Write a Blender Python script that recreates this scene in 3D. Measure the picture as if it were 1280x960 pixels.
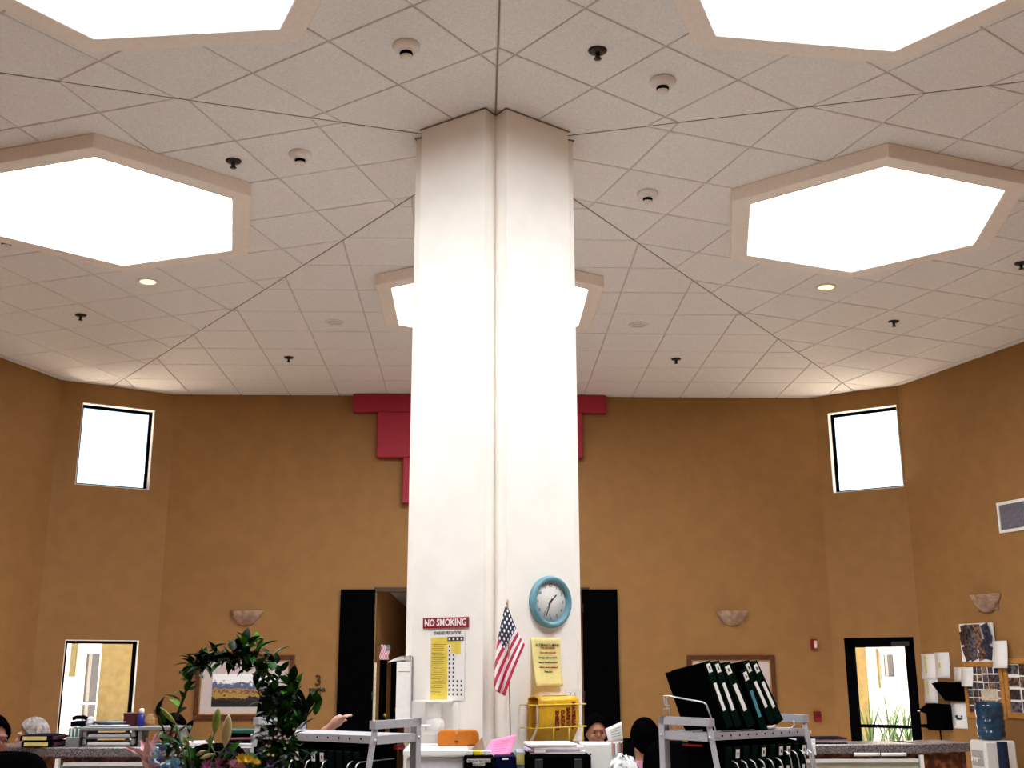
import bpy, bmesh, math, random
from mathutils import Vector, Matrix
random.seed(7)
for o in list(bpy.data.objects): bpy.data.objects.remove(o, do_unlink=True)
scn = bpy.context.scene
col = scn.collection
R = math.radians

# ------------------------------------------------------------ camera
F_PX = 1384.9; PITCH = 0.251769; YAW = 0.031565; ROLL = -0.002125
EYE = Vector((-0.1016, -6.8897, 1.55))
_f = Vector((math.sin(YAW)*math.cos(PITCH), math.cos(YAW)*math.cos(PITCH), math.sin(PITCH)))
_r0 = Vector((math.cos(YAW), -math.sin(YAW), 0))
_d0 = _f.cross(_r0)
_rt = math.cos(ROLL)*_r0 - math.sin(ROLL)*_d0
_dn = math.sin(ROLL)*_r0 + math.cos(ROLL)*_d0
cam_data = bpy.data.cameras.new('camera')
cam_data.sensor_width = 36; cam_data.sensor_fit = 'HORIZONTAL'; cam_data.lens = F_PX/1280*36
cam_data.clip_start = 0.05; cam_data.clip_end = 300
cam = bpy.data.objects.new('camera', cam_data); col.objects.link(cam)
_m = Matrix((( _rt.x, -_dn.x, -_f.x, EYE.x), (_rt.y, -_dn.y, -_f.y, EYE.y), (_rt.z, -_dn.z, -_f.z, EYE.z), (0,0,0,1)))
cam.matrix_world = _m
scn.camera = cam

# ------------------------------------------------------------ world, sun, exposure
SKY_STRENGTH = 0.40
SUN_STRENGTH = 62.0
PANEL_STRENGTH = 21.0
w = bpy.data.worlds.new('sky'); scn.world = w; w.use_nodes = True
nt = w.node_tree; bg = nt.nodes['Background']
sky = nt.nodes.new('ShaderNodeTexSky'); sky.sky_type = 'NISHITA'
sky.sun_disc = False; sky.sun_elevation = R(58); sky.sun_rotation = R(35); sky.dust_density = 2.0
nt.links.new(sky.outputs[0], bg.inputs[0]); bg.inputs[1].default_value = SKY_STRENGTH
sun_d = bpy.data.lights.new('sun', 'SUN'); sun_d.energy = SUN_STRENGTH; sun_d.angle = R(0.6); sun_d.color = (1, .95, .86)
sun = bpy.data.objects.new('sun', sun_d); col.objects.link(sun)
_sd = Vector((math.sin(R(35))*math.cos(R(58)), math.cos(R(35))*math.cos(R(58)), math.sin(R(58))))
sun.rotation_euler = _sd.to_track_quat('Z', 'Y').to_euler(); sun.location = (10, 20, 25)
vs = scn.view_settings
vs.view_transform = 'Standard'; vs.look = 'None'; vs.gamma = 1; vs.use_curve_mapping = False; vs.exposure = 0.0
try: scn.cycles.max_bounces = 14; scn.cycles.diffuse_bounces = 8; scn.cycles.caustics_refractive = False; scn.cycles.caustics_reflective = False
except Exception: pass

# ------------------------------------------------------------ survey helpers: sight lines onto the planes of the room
def sight(px, py):
    u, v = (px-640)/F_PX, (py-480)/F_PX
    return _f + u*_rt + v*_dn
def on_plane(px, py, p0, n):
    d = sight(px, py); return EYE + d*((Vector(p0)-EYE).dot(n)/d.dot(n))
def at_y(px, py, y): return on_plane(px, py, (0, y, 0), Vector((0, 1, 0)))
def at_z(px, py, z): return on_plane(px, py, (0, 0, z), Vector((0, 0, 1)))

# ------------------------------------------------------------ materials
MATS = {}
def rgb(h):
    h = h.lstrip('#'); out = []
    for i in (0, 2, 4):
        c = int(h[i:i+2], 16)/255
        out.append(c/12.92 if c <= .04045 else ((c+.055)/1.055)**2.4)
    return tuple(out)
def mat(name, color, rough=.6, metal=0, var=.12, scale=30, bump=0, bscale=120, spec=.5, trans=0, alpha=1, emit=None, estr=0, color2=None, detail=4, ramp=(.35, .65), ior=1.45):
    if name in MATS: return MATS[name]
    if isinstance(color, str): color = rgb(color)
    m = bpy.data.materials.new(name); m.use_nodes = True; MATS[name] = m
    t = m.node_tree; b = t.nodes['Principled BSDF']
    b.inputs['Roughness'].default_value = rough; b.inputs['Metallic'].default_value = metal
    b.inputs['Specular IOR Level'].default_value = spec; b.inputs['IOR'].default_value = ior
    b.inputs['Transmission Weight'].default_value = trans; b.inputs['Alpha'].default_value = alpha
    tc = t.nodes.new('ShaderNodeTexCoord')
    n = t.nodes.new('ShaderNodeTexNoise'); n.inputs['Scale'].default_value = scale; n.inputs['Detail'].default_value = detail
    t.links.new(tc.outputs['Object'], n.inputs['Vector'])
    r = t.nodes.new('ShaderNodeValToRGB'); t.links.new(n.outputs['Fac'], r.inputs['Fac'])
    if color2 is None:
        c1 = [max(0, c*(1-var)) for c in color]; c2 = [min(1, c*(1+var)) for c in color]
    else: c1, c2 = color, (rgb(color2) if isinstance(color2, str) else color2)
    r.color_ramp.elements[0].position = ramp[0]; r.color_ramp.elements[1].position = ramp[1]
    r.color_ramp.elements[0].color = (*c1, 1); r.color_ramp.elements[1].color = (*c2, 1)
    t.links.new(r.outputs['Color'], b.inputs['Base Color'])
    if bump:
        n2 = t.nodes.new('ShaderNodeTexNoise'); n2.inputs['Scale'].default_value = bscale; n2.inputs['Detail'].default_value = 3
        t.links.new(tc.outputs['Object'], n2.inputs['Vector'])
        bp = t.nodes.new('ShaderNodeBump'); bp.inputs['Strength'].default_value = bump; bp.inputs['Distance'].default_value = .01
        t.links.new(n2.outputs['Fac'], bp.inputs['Height']); t.links.new(bp.outputs['Normal'], b.inputs['Normal'])
    if emit is not None:
        b.inputs['Emission Color'].default_value = (*(rgb(emit) if isinstance(emit, str) else emit), 1); b.inputs['Emission Strength'].default_value = estr
    return m

M_WALL = mat('wall_paint', (.295, .143, .040), .75, var=.05, scale=6, bump=.12, bscale=160)
M_COLUMN = mat('column_paint', (.88, .84, .785), .6, var=.03, scale=5, bump=.10, bscale=160)
M_TILE = mat('ceiling_tile', (.80, .77, .745), .9, var=.07, scale=90, bump=.25, bscale=260)
M_TBAR = mat('grid_metal', (.66, .61, .57), .30, var=.03)
M_SKYFRAME = mat('skylight_frame_paint', (.86, .77, .69), .5, var=.03)
M_PANEL = mat('skylight_diffuser', (.9, .9, .9), .5, emit=(.93, .97, 1.0), estr=PANEL_STRENGTH)
M_FLOOR = mat('floor_tile', (.40, .37, .345), .5, var=.15, scale=14)
M_WHITE = mat('white_paint', (.80, .78, .74), .5, var=.04)
M_BLACK = mat('black_paint', (.0015, .0015, .002), .7, var=.2, spec=0)
M_RED = mat('red_paint', (.34, .008, .025), .6, var=.06, bump=.06)
def pane_mat():
    m = bpy.data.materials.new('window_glass'); m.use_nodes = True; t = m.node_tree; out = t.nodes['Material Output']; t.nodes.remove(t.nodes['Principled BSDF'])
    a = t.nodes.new('ShaderNodeBsdfTransparent'); g = t.nodes.new('ShaderNodeBsdfGlossy'); g.inputs['Roughness'].default_value = .02; mx = t.nodes.new('ShaderNodeMixShader'); mx.inputs[0].default_value = .04
    a.inputs[0].default_value = (.95, .97, .96, 1); t.links.new(a.outputs[0], mx.inputs[1]); t.links.new(g.outputs[0], mx.inputs[2]); t.links.new(mx.outputs[0], out.inputs[0]); return m
M_GLASS = pane_mat()
M_FRAME = mat('window_frame_bronze', (.002, .002, .003), .6, spec=0)

# ------------------------------------------------------------ mesh builder
class MB:
    def __init__(s): s.v = []; s.f = []; s.m = []; s.sm = []
    def add(s, vs, fs, mi=0, M=None, smooth=False):
        b = len(s.v)
        s.v += [tuple(M @ Vector(p)) if M else tuple(p) for p in vs]
        s.f += [tuple(i+b for i in f) for f in fs]; s.m += [mi]*len(fs); s.sm += [smooth]*len(fs); return s
    def box(s, c, d, mi=0, M=None, taper=1.0, bev=0):
        x, y, z = [k/2 for k in d]
        if bev <= 0:
            vs = [(-x,-y,-z),(x,-y,-z),(x,y,-z),(-x,y,-z),(-x*taper,-y*taper,z),(x*taper,-y*taper,z),(x*taper,y*taper,z),(-x*taper,y*taper,z)]
            fs = [(0,3,2,1),(4,5,6,7),(0,1,5,4),(1,2,6,5),(2,3,7,6),(3,0,4,7)]
        else:
            e = min(bev, x*.95, y*.95, z*.95); vs = []; fs = []
            ring = lambda X, Y, Z: [(-X,-Y,Z),(X,-Y,Z),(X,Y,Z),(-X,Y,Z)]
            def oct_(X, Y, Z): return [(-X+e,-Y,Z),(X-e,-Y,Z),(X,-Y+e,Z),(X,Y-e,Z),(X-e,Y,Z),(-X+e,Y,Z),(-X,Y-e,Z),(-X,-Y+e,Z)]
            vs = ring(x-e, y-e, -z) + oct_(x, y, -z+e) + oct_(x, y, z-e) + ring(x-e, y-e, z)
            fs = [(0,3,2,1),(20,21,22,23)]
            for k in range(8): fs.append((4+k, 4+(k+1)%8, 12+(k+1)%8, 12+k))
            for q in range(4):
                a, b2 = 4+2*q, 4+2*q+1
                fs.append((q, (q+1)%4, b2, a)); fs.append(((q+1)%4, 4+(2*q+2)%8, b2))
                a, b2 = 12+2*q, 12+2*q+1
                fs.append((20+q, a, b2, 20+(q+1)%4)); fs.append((20+(q+1)%4, b2, 12+(2*q+2)%8))
        T = Matrix.Translation(c)
        return s.add(vs, fs, mi, (M @ T) if M else T)
    def lathe(s, prof, n=24, mi=0, M=None, smooth=True, a0=0, a1=2*math.pi, cap=True):
        full = abs(a1-a0-2*math.pi) < 1e-6; cols = n if full else n+1; vs = []; fs = []
        for r, z in prof:
            for k in range(cols):
                a = a0+(a1-a0)*k/n; vs.append((r*math.cos(a), r*math.sin(a), z))
        for i in range(len(prof)-1):
            for k in range(n):
                k2 = (k+1) % cols if full else k+1
                fs.append((i*cols+k, i*cols+k2, (i+1)*cols+k2, (i+1)*cols+k))
        if cap and full:
            if prof[0][0] > 1e-5: fs.append(tuple(range(cols-1, -1, -1)))
            if prof[-1][0] > 1e-5: fs.append(tuple((len(prof)-1)*cols+k for k in range(cols)))
        return s.add(vs, fs, mi, M, smooth)
    def tube(s, pts, r, n=8, mi=0, M=None, smooth=True):
        pts = [Vector(p) for p in pts]; rs = r if isinstance(r, (list, tuple)) else [r]*len(pts); vs = []; fs = []; up = None
        for i, p in enumerate(pts):
            d = (pts[min(i+1, len(pts)-1)]-pts[max(i-1, 0)])
            d = d.normalized() if d.length > 1e-9 else Vector((0, 0, 1))
            if up is None: up = Vector((0, 0, 1)) if abs(d.z) < .9 else Vector((1, 0, 0))
            x = d.cross(up)
            if x.length < 1e-6: x = d.orthogonal()
            x.normalize(); y = x.cross(d).normalized(); up = y
            for k in range(n):
                a = 2*math.pi*k/n; vs.append(tuple(p+x*rs[i]*math.cos(a)+y*rs[i]*math.sin(a)))
        for i in range(len(pts)-1):
            for k in range(n): fs.append((i*n+k, i*n+(k+1)%n, (i+1)*n+(k+1)%n, (i+1)*n+k))
        fs.append(tuple(range(n-1, -1, -1))); fs.append(tuple((len(pts)-1)*n+k for k in range(n)))
        return s.add(vs, fs, mi, M, smooth)
    def prism(s, poly, z0, z1, mi=0, M=None):
        n = len(poly); vs = [(x, y, z0) for x, y in poly]+[(x, y, z1) for x, y in poly]
        fs = [tuple(range(n-1, -1, -1)), tuple(range(n, 2*n))]+[(k, (k+1)%n, n+(k+1)%n, n+k) for k in range(n)]
        return s.add(vs, fs, mi, M)
    def ell(s, c, r, nu=16, nv=10, mi=0, M=None):
        vs = [(0,0,-1)]; fs = []
        for j in range(1, nv):
            b = -math.pi/2+math.pi*j/nv
            for k in range(nu): a = 2*math.pi*k/nu; vs.append((math.cos(b)*math.cos(a), math.cos(b)*math.sin(a), math.sin(b)))
        vs.append((0,0,1)); L = len(vs)-1
        for k in range(nu): fs.append((0, 1+(k+1)%nu, 1+k)); fs.append((L, 1+(nv-2)*nu+k, 1+(nv-2)*nu+(k+1)%nu))
        for j in range(nv-2):
            for k in range(nu): fs.append((1+j*nu+k, 1+j*nu+(k+1)%nu, 1+(j+1)*nu+(k+1)%nu, 1+(j+1)*nu+k))
        T = Matrix.Translation(c) @ Matrix.Diagonal((*r, 1))
        return s.add(vs, fs, mi, (M @ T) if M else T, True)
    def grid(s, fn, nu, nv, mi=0, M=None, smooth=True, mifn=None):
        vs = [fn(i/nu, j/nv) for j in range(nv+1) for i in range(nu+1)]; b = len(s.v)
        for j in range(nv):
            for i in range(nu):
                s.m.append(mifn((i+.5)/nu, (j+.5)/nv) if mifn else mi); s.sm.append(smooth)
                a = b+j*(nu+1)+i; s.f.append((a, a+1, a+nu+2, a+nu+1))
        s.v += [tuple(M @ Vector(p)) if M else tuple(p) for p in vs]; return s
    def mesh(s, name, mats):
        me = bpy.data.meshes.new(name); me.from_pydata(s.v, [], s.f)
        for m in (mats if isinstance(mats, (list, tuple)) else [mats]): me.materials.append(m)
        me.polygons.foreach_set('material_index', s.m); me.polygons.foreach_set('use_smooth', s.sm)
        me.update(); return me
    def build(s, name, mats, parent=None, loc=None, rotz=0, fix=True):
        me = s.mesh(name, mats)
        if fix:
            bm = bmesh.new(); bm.from_mesh(me); bmesh.ops.recalc_face_normals(bm, faces=bm.faces[:]); bm.to_mesh(me); bm.free()
        return link(me, name, parent, loc, rotz)
def link(me, name, parent=None, loc=None, rotz=0):
    o = bpy.data.objects.new(name, me); col.objects.link(o)
    if parent: o.parent = parent
    if loc is not None: o.location = loc
    o.rotation_euler.z = rotz; return o
def tag(o, label=None, cat=None, group=None, kind=None):
    if label: o['label'] = label
    if cat: o['category'] = cat
    if group: o['group'] = group
    if kind: o['kind'] = kind
    return o
def thing(name, label, cat, loc=(0, 0, 0), rotz=0, group=None):
    o = bpy.data.objects.new(name, None); col.objects.link(o); o.empty_display_size = .05
    o.location = loc; o.rotation_euler.z = rotz; return tag(o, label, cat, group)
def solidify(o, t, off=0):
    m = o.modifiers.new('thickness', 'SOLIDIFY'); m.thickness = t; m.offset = off; return o
def bevel(o, w=.004, n=2):
    m = o.modifiers.new('edge', 'BEVEL'); m.width = w; m.segments = n; m.limit_method = 'ANGLE'; return o
def text(s, size, parent, mt, loc, rot=(math.pi/2, 0, 0), align='CENTER', ext=.0006, name='lettering', bold=0, sx=1):
    c = bpy.data.curves.new('t', 'FONT'); c.body = s; c.size = size; c.align_x = align; c.align_y = 'CENTER'; c.extrude = ext; c.offset = bold; c.resolution_u = 2
    o = bpy.data.objects.new('t', c); col.objects.link(o)
    me = bpy.data.meshes.new_from_object(o.evaluated_get(bpy.context.evaluated_depsgraph_get()))
    bpy.data.objects.remove(o); bpy.data.curves.remove(c)
    me.materials.clear(); me.materials.append(mt); me.name = name
    k = bpy.data.objects.new(name, me); col.objects.link(k); k.parent = parent; k.location = loc; k.rotation_euler = rot; k.scale = (sx, 1, 1); return k

# ------------------------------------------------------------ the room: a pentagon with cut corners round one column
TL = 0.61; APEX = 5.0076; SL = 0.021884; AP = 6.6
def W(seg, n, t, z=0):
    a = R(seg); return Vector((n*math.sin(a)+t*math.cos(a), n*math.cos(a)-t*math.sin(a), z))
def seg_matrix(seg):
    a = R(seg); tx = Vector((math.cos(a), -math.sin(a), 0)); nn = Vector((math.sin(a), math.cos(a), -SL)).normalized(); up = tx.cross(nn)
    return Matrix(((tx.x, nn.x, up.x, 0), (tx.y, nn.y, up.y, 0), (tx.z, nn.z, up.z, APEX), (0, 0, 0, 1)))
def ceil_pt(px, py, seg):
    M = seg_matrix(seg); return on_plane(px, py, M.translation, M.col[2].to_3d())
ROOM = [('wall_back', W(0, AP, -3.85), W(0, AP, 4.15)), ('wall_back_right', W(0, AP, 4.15), W(72, AP, -4.17)), ('wall_right', W(72, AP, -4.17), W(72, AP, 4.15)),
        ('wall_right_corner', W(72, AP, 4.15), W(144, AP, -4.15)), ('wall_front_right', W(144, AP, -4.15), W(144, AP, 4.15)), ('wall_front', W(144, AP, 4.15), W(-144, AP, -4.15)),
        ('wall_front_left', W(-144, AP, -4.15), W(-144, AP, 4.15)), ('wall_left_corner', W(-144, AP, 4.15), W(-72, AP, -4.15)), ('wall_left', W(-72, AP, -4.15), W(-72, AP, 4.1)), ('wall_back_left', W(-72, AP, 4.1), W(0, AP, -3.85))]
WALLN = {}
def inner_normal(a, b): d = (b-a).normalized(); return Vector((d.y, -d.x, 0))   # points to the room's middle
for nm, a, b in ROOM: WALLN[nm] = (a, b, inner_normal(a, b))
def on_wall(px, py, wl): a, b, n = WALLN[wl]; return on_plane(px, py, a, n)
def wall_rot(n): return math.atan2(n.x, -n.y)       # turns a thing modelled facing -y to face along n
def wall_rect(wl, pts):
    """mean extents (u0,u1,z0,z1) on a wall of sighted corners TL,TR,BR,BL"""
    a, b, n = WALLN[wl]; d = (b-a).normalized(); q = [on_plane(*p, a, n) for p in pts]; u = [(p-a).dot(d) for p in q]
    return (u[0]+u[3])/2, (u[1]+u[2])/2, (q[2].z+q[3].z)/2, (q[0].z+q[1].z)/2
UWL = wall_rect('wall_back_left', [(103, 503), (193, 512.5), (187.3, 612), (94, 606)])
UWR = wall_rect('wall_back_right', [(1034.5, 517.5), (1120, 504.5), (1130.3, 608), (1041.2, 617)])
LWL = wall_rect('wall_back_left', [(80.5, 797), (173.5, 803), (166, 905), (73, 905)]); LWL = (LWL[0], LWL[1], .62, LWL[3])
DRR = wall_rect('wall_back_right', [(1055.5, 799), (1143, 794.6), (1151, 918), (1063, 918)]); DRR = (DRR[0], DRR[1], 0.0, DRR[3])
oa = at_y(471, 739, AP); ob = at_y(727.5, 739, AP)
OPEN = (oa.x+3.85, 1.22+3.85, 0.0, oa.z)
HOLES = {'wall_back': [OPEN], 'wall_back_left': [UWL, LWL], 'wall_back_right': [UWR, DRR]}
WT = .26; WH = 5.03
for nm, a, b in ROOM:
    n = WALLN[nm][2]; d = (b-a).normalized(); L = (b-a).length; hs = HOLES.get(nm, [])
    us = sorted({0, L, *[h[0] for h in hs], *[h[1] for h in hs]}); zs = sorted({0, WH, *[h[2] for h in hs], *[h[3] for h in hs]})
    mb = MB()
    solid = lambda i, j: 0 <= i < len(us)-1 and 0 <= j < len(zs)-1 and not any(h[0]-1e-6 <= us[i] and us[i+1] <= h[1]+1e-6 and h[2]-1e-6 <= zs[j] and zs[j+1] <= h[3]+1e-6 for h in hs)
    P = lambda u, z, k: tuple(a+d*u-n*(WT*k)+Vector((0, 0, z)))
    for i in range(len(us)-1):
        for j in range(len(zs)-1):
            if not solid(i, j): continue
            u0, u1, z0, z1 = us[i], us[i+1], zs[j], zs[j+1]
            mb.add([P(u0,z0,0),P(u1,z0,0),P(u1,z1,0),P(u0,z1,0)], [(0,1,2,3)]); mb.add([P(u0,z0,1),P(u1,z0,1),P(u1,z1,1),P(u0,z1,1)], [(3,2,1,0)])
            for (di, dj, e) in ((-1,0,((u0,z0),(u0,z1))),(1,0,((u1,z0),(u1,z1))),(0,-1,((u0,z0),(u1,z0))),(0,1,((u0,z1),(u1,z1)))):
                if not solid(i+di, j+dj): (p, q) = e; mb.add([P(*p,0),P(*q,0),P(*q,1),P(*p,1)], [(0,1,2,3)])
    tag(mb.build(nm, M_WALL, fix=False), kind='structure')
# floor
fl = MB(); fl.prism([(p[1].x, p[1].y) for p in ROOM][::-1], -.1, 0); tag(fl.build('floor', M_FLOOR), kind='structure')

# windows and door of the cut corners
def window(nm, wl, h, fw, depth, mid=None, frame_name='window_frame', ledge=True):
    a, b, n = WALLN[wl]; d = (b-a).normalized(); uc = (h[0]+h[1])/2; c = a+d*uc+Vector((0, 0, h[2]))
    root = bpy.data.objects.new(nm, None); col.objects.link(root); root.location = c; root.rotation_euler.z = wall_rot(n); root['kind'] = 'structure'
    w2 = (h[1]-h[0])/2; H = h[3]-h[2]; f = MB()
    if ledge:       # painted returns of the opening
        lin = MB(); t = .008
        for sx in (-1, 1): lin.box((sx*(w2-t/2), depth/2, H/2), (t, depth, H))
        lin.box((0, depth/2, H-t/2), (2*w2, depth, t)); lin.box((0, depth/2, t/2), (2*w2, depth, t)); lin.build('reveal_lining', M_WHITE, root)
    for sx in (-1, 1): f.box((sx*(w2-fw/2), depth+.03, H/2), (fw, .06, H))
    f.box((0, depth+.03, H-fw/2), (2*w2, .06, fw)); f.box((0, depth+.03, fw/2), (2*w2, .06, fw))
    if mid is not None: f.box((0, depth+.03, mid), (2*w2, .05, .035))
    f.build(frame_name, M_FRAME, root)
    g = MB(); g.box((0, depth+.03, H/2), (2*w2-2*fw+.01, .006, H-2*fw+.01)); g.build('pane', M_GLASS, root)
    return root, w2, H
window('window_1', 'wall_back_left', UWL, .035, .10)
window('window_2', 'wall_back_right', UWR, .035, .10)
window('window_3', 'wall_back_left', LWL, .04, .07)
dr, dw, dh = window('door_1', 'wall_back_right', DRR, .11, .0, mid=at_y(1100, 908, 6.3).z, frame_name='door_frame', ledge=False)
mb = MB(); mb.box((dw-.14, -.03, dh-.075), (.2, .06, .05)); mb.build('door_closer', mat('closer_metal', (.05, .05, .06), .3, .8), dr)

# corridor behind the opening of the back wall
cx0, cx1 = oa.x, 1.22; cz = OPEN[3]+.12; M_CORR = mat('corridor_paint', (.40, .21, .06), .8, var=.05, scale=6)
mb = MB(); mb.box((cx0-.05, AP+WT+3.5, cz/2), (.1, 7, cz)); cl = tag(mb.build('wall_corridor_left', M_CORR), kind='structure')
mb = MB(); mb.box((cx1+.05, AP+WT+3.5, cz/2), (.1, 7, cz)); tag(mb.build('wall_corridor_right', M_CORR), kind='structure')
mb = MB(); mb.box(((cx0+cx1)/2, AP+WT+7.05, cz/2), (cx1-cx0+.2, .1, cz)); tag(mb.build('wall_corridor_end', M_CORR), kind='structure')
mb = MB(); mb.box(((cx0+cx1)/2, AP+WT+3.5, cz+.05), (cx1-cx0+.2, 7.2, .1)); tag(mb.build('ceiling_corridor', M_TILE), kind='structure')
mb = MB(); mb.box(((cx0+cx1)/2, AP+3.6, -.05), (cx1-cx0+.2, 7.3, .098)); tag(mb.build('floor_corridor', M_FLOOR), kind='structure')
M_TRIM = mat('dark_wood_trim', (.05, .02, .008), .5)
mb = MB(); mb.box(((cx0+cx1)/2, AP-.012, OPEN[3]+.02), (cx1-cx0+.06, .024, .05)); tag(mb.build('trim_1', M_TRIM), kind='structure')
for k, (p0, p1, pt) in enumerate(((474, 479, 822), (488.5, 494.5, 827))):
    y0, y1 = [on_plane(p, 860, (cx0, 0, 0), Vector((1, 0, 0))).y for p in (p0, p1)]; zt = min(2.1, on_plane(p0, pt, (cx0, 0, 0), Vector((1, 0, 0))).z)
    r = bpy.data.objects.new('door_%d' % (k+2), None); col.objects.link(r); r['kind'] = 'structure'; r.location = (cx0, (y0+y1)/2, 0)
    mb = MB(); mb.box((.02, 0, zt/2), (.04, y1-y0, zt)); mb.build('door_leaf', M_BLACK, r)
    mb = MB(); mb.ell((.07, -(y1-y0)/2+.08, 1.0), (.03, .03, .03)); mb.build('door_knob', mat('brass', (.5, .35, .1), .3, .9), r)
mb = MB(); q = at_y(469.5, 828, AP-.02); mb.box((q.x, AP-.03, q.z/2), (.028, .03, q.z)); tag(mb.build('corner_guard', mat('guard_plastic', (.62, .56, .38), .5)), 'cream corner guard strip on the edge of the corridor opening', 'corner guard')
for sgn, px0, px1, side in ((-1, 426, 469, 'left'), (1, 728, 771.5, 'right')):
    a = at_y(px0, 736.5, AP-.06); b = at_y(px1, 736.5, AP-.06)
    t = thing('black_door_leaf', 'black door leaf folded flat to the wall beside the %s' % ('room number 3' if sgn < 0 else 'plain wall near the leaning binders'), 'door', ((a.x+b.x)/2, AP-.002, 0), 0)
    mb = MB(); mb.box((0, -.03, a.z/2), (b.x-a.x, .055, a.z)); bevel(mb.build('leaf', M_BLACK, t))
    for z in (.25, 1.2, 2.2):
        mb = MB(); mb.tube([(-sgn*(b.x-a.x)/2, -.06, z), (-sgn*(b.x-a.x)/2, -.06, z+.1)], .009); mb.build('hinge', MATS['closer_metal'], t)

# ceiling: a faceted grid with 2-foot tiles
def clip(poly, nx, ny, c):          # keep nx*x+ny*y <= c
    out = []
    for i in range(len(poly)):
        p, q = poly[i], poly[(i+1) % len(poly)]; dp, dq = nx*p[0]+ny*p[1]-c, nx*q[0]+ny*q[1]-c
        if dp <= 0: out.append(p)
        if (dp < 0 < dq) or (dq < 0 < dp): s = dp/(dp-dq); out.append((p[0]+s*(q[0]-p[0]), p[1]+s*(q[1]-p[1])))
    return out
def area(p): return abs(sum(p[i][0]*p[(i+1)%len(p)][1]-p[(i+1)%len(p)][0]*p[i][1] for i in range(len(p))))/2
c36, s36 = math.cos(R(36)), math.sin(R(36))
root = bpy.data.objects.new('ceiling', None); col.objects.link(root); root['kind'] = 'structure'; root.location = (0, 0, APEX)
bk = MB()
for seg in (0, 72, -72, 144, -144):
    M = seg_matrix(seg); e = AP+.16
    bk.add([(0, 0, .006), (-e*math.tan(R(36)), e, .006), (e*math.tan(R(36)), e, .006)], [(0, 1, 2)], 0, Matrix.Translation((0, 0, -APEX)) @ M)
bk.build('ceiling_grid', M_TBAR, root, fix=False)
for a in (36, 108, 180, -108, -36):
    e = (AP+.1)/math.cos(R(36)); d = Vector((math.sin(R(a)), math.cos(R(a)), -SL*math.cos(R(36)))); sd = Vector((d.y, -d.x, 0))*.0032; j = MB(); o_ = Vector((0, 0, -.0035))
    j.add([tuple(d*.3+sd+o_), tuple(d*e+sd+o_), tuple(d*e-sd+o_), tuple(d*.3-sd+o_)], [(0, 1, 2, 3)]); solidify(j.build('seam_strip', mat('seam_dark', (.22, .19, .17), .7), root), .003)  # thin dark joint strip along each hip seam
def tile_mesh(poly, mb=None, M=None):
    cx = sum(p[0] for p in poly)/len(poly); cy = sum(p[1] for p in poly)/len(poly); mb = mb or MB()
    n = len(poly); low = []
    for x, y in poly:
        l = math.hypot(x-cx, y-cy) or 1; k = max(0, 1-.005/l); low.append((cx+(x-cx)*k, cy+(y-cy)*k))
    vs = [(x, y, -.005) for x, y in low]+[(x, y, -.002) for x, y in poly]+[(x, y, .008) for x, y in poly]
    fs = [tuple(range(n-1, -1, -1))]+[(i, (i+1)%n, n+(i+1)%n, n+i) for i in range(n)]+[(n+i, n+(i+1)%n, 2*n+(i+1)%n, 2*n+i) for i in range(n)]
    mb.add(vs, fs, 0, M); return mb
tiles = []; SKC = 3.01; SKR = 1.17
hexn = [(math.cos(R(60*k)), math.sin(R(60*k))) for k in range(6)]       # (n, t) directions of the vertices
G = .61; half = (G-.013)/2
for seg in (0, 72, -72, 144, -144):
    for i in range(-9, 9):
        for j in range(-1, 12):
            tc, nc = (i+.5)*G, (j+.66+.5)*G; full = [(tc-half, nc-half), (tc+half, nc-half), (tc+half, nc+half), (tc-half, nc+half)]; p = full
            for hx, hy, hc in ((c36, -s36, -.007), (-c36, -s36, -.007), (0, 1, AP-.01)): p = clip(p, hx, hy, hc) if p else p
            for sg in (-1, 1):
                if p: p = clip(p, sg*math.sin(R(36)), math.cos(R(36)), 7.72)
            if len(p) < 3 or area(p) < .004: continue
            ins = all(abs(math.hypot(1, 0)*((x)*math.sin(R(a))+(y-SKC)*math.cos(R(a)))) < SKR*c30 for x, y in p for a in (30, 90, 150)) if (c30 := math.cos(R(30))) else False
            if ins: continue
            tiles.append((seg, tc, nc, p, abs(area(p)-(2*half)**2) < 1e-6))
def shown(seg, p):
    M = seg_matrix(seg); pts = []
    for x, y in p:
        d = M @ Vector((x, y, 0))-EYE; z = d.dot(_f)
        if z < .3: return 0
        pts.append((640+F_PX*d.dot(_rt)/z, 480+F_PX*d.dot(_dn)/z))
    q = pts
    for hx, hy, hc in ((1, 0, 1280), (-1, 0, 0), (0, 1, 960), (0, -1, 0)): q = clip(q, hx, hy, hc) if q else q
    return area(q) if len(q) > 2 else 0
tiles = sorted(tiles, key=lambda k: -shown(k[0], k[3]))
shared = {}; rest = MB(); nvis = 0
for k, (seg, tc, nc, p, full) in enumerate(tiles):
    M = Matrix.Translation((0, 0, -APEX)) @ seg_matrix(seg)
    if k < 300 and shown(seg, p) > 0:
        if full:
            if 0 not in shared: shared[0] = tile_mesh([(-half, -half), (half, -half), (half, half), (-half, half)]).mesh('ceiling_tile', M_TILE)
            o = link(shared[0], 'ceiling_tile', root); o.matrix_local = M @ Matrix.Translation((tc, nc, random.uniform(-.0015, .0015)))
        else:
            o = link(tile_mesh([(x-tc, y-nc) for x, y in p]).mesh('ceiling_tile', M_TILE), 'ceiling_tile', root); o.matrix_local = M @ Matrix.Translation((tc, nc, 0))
    else: tile_mesh(p, rest, M)
if rest.v: rest.build('ceiling_tiles', M_TILE, root, fix=False)['kind'] = 'stuff'

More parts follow.
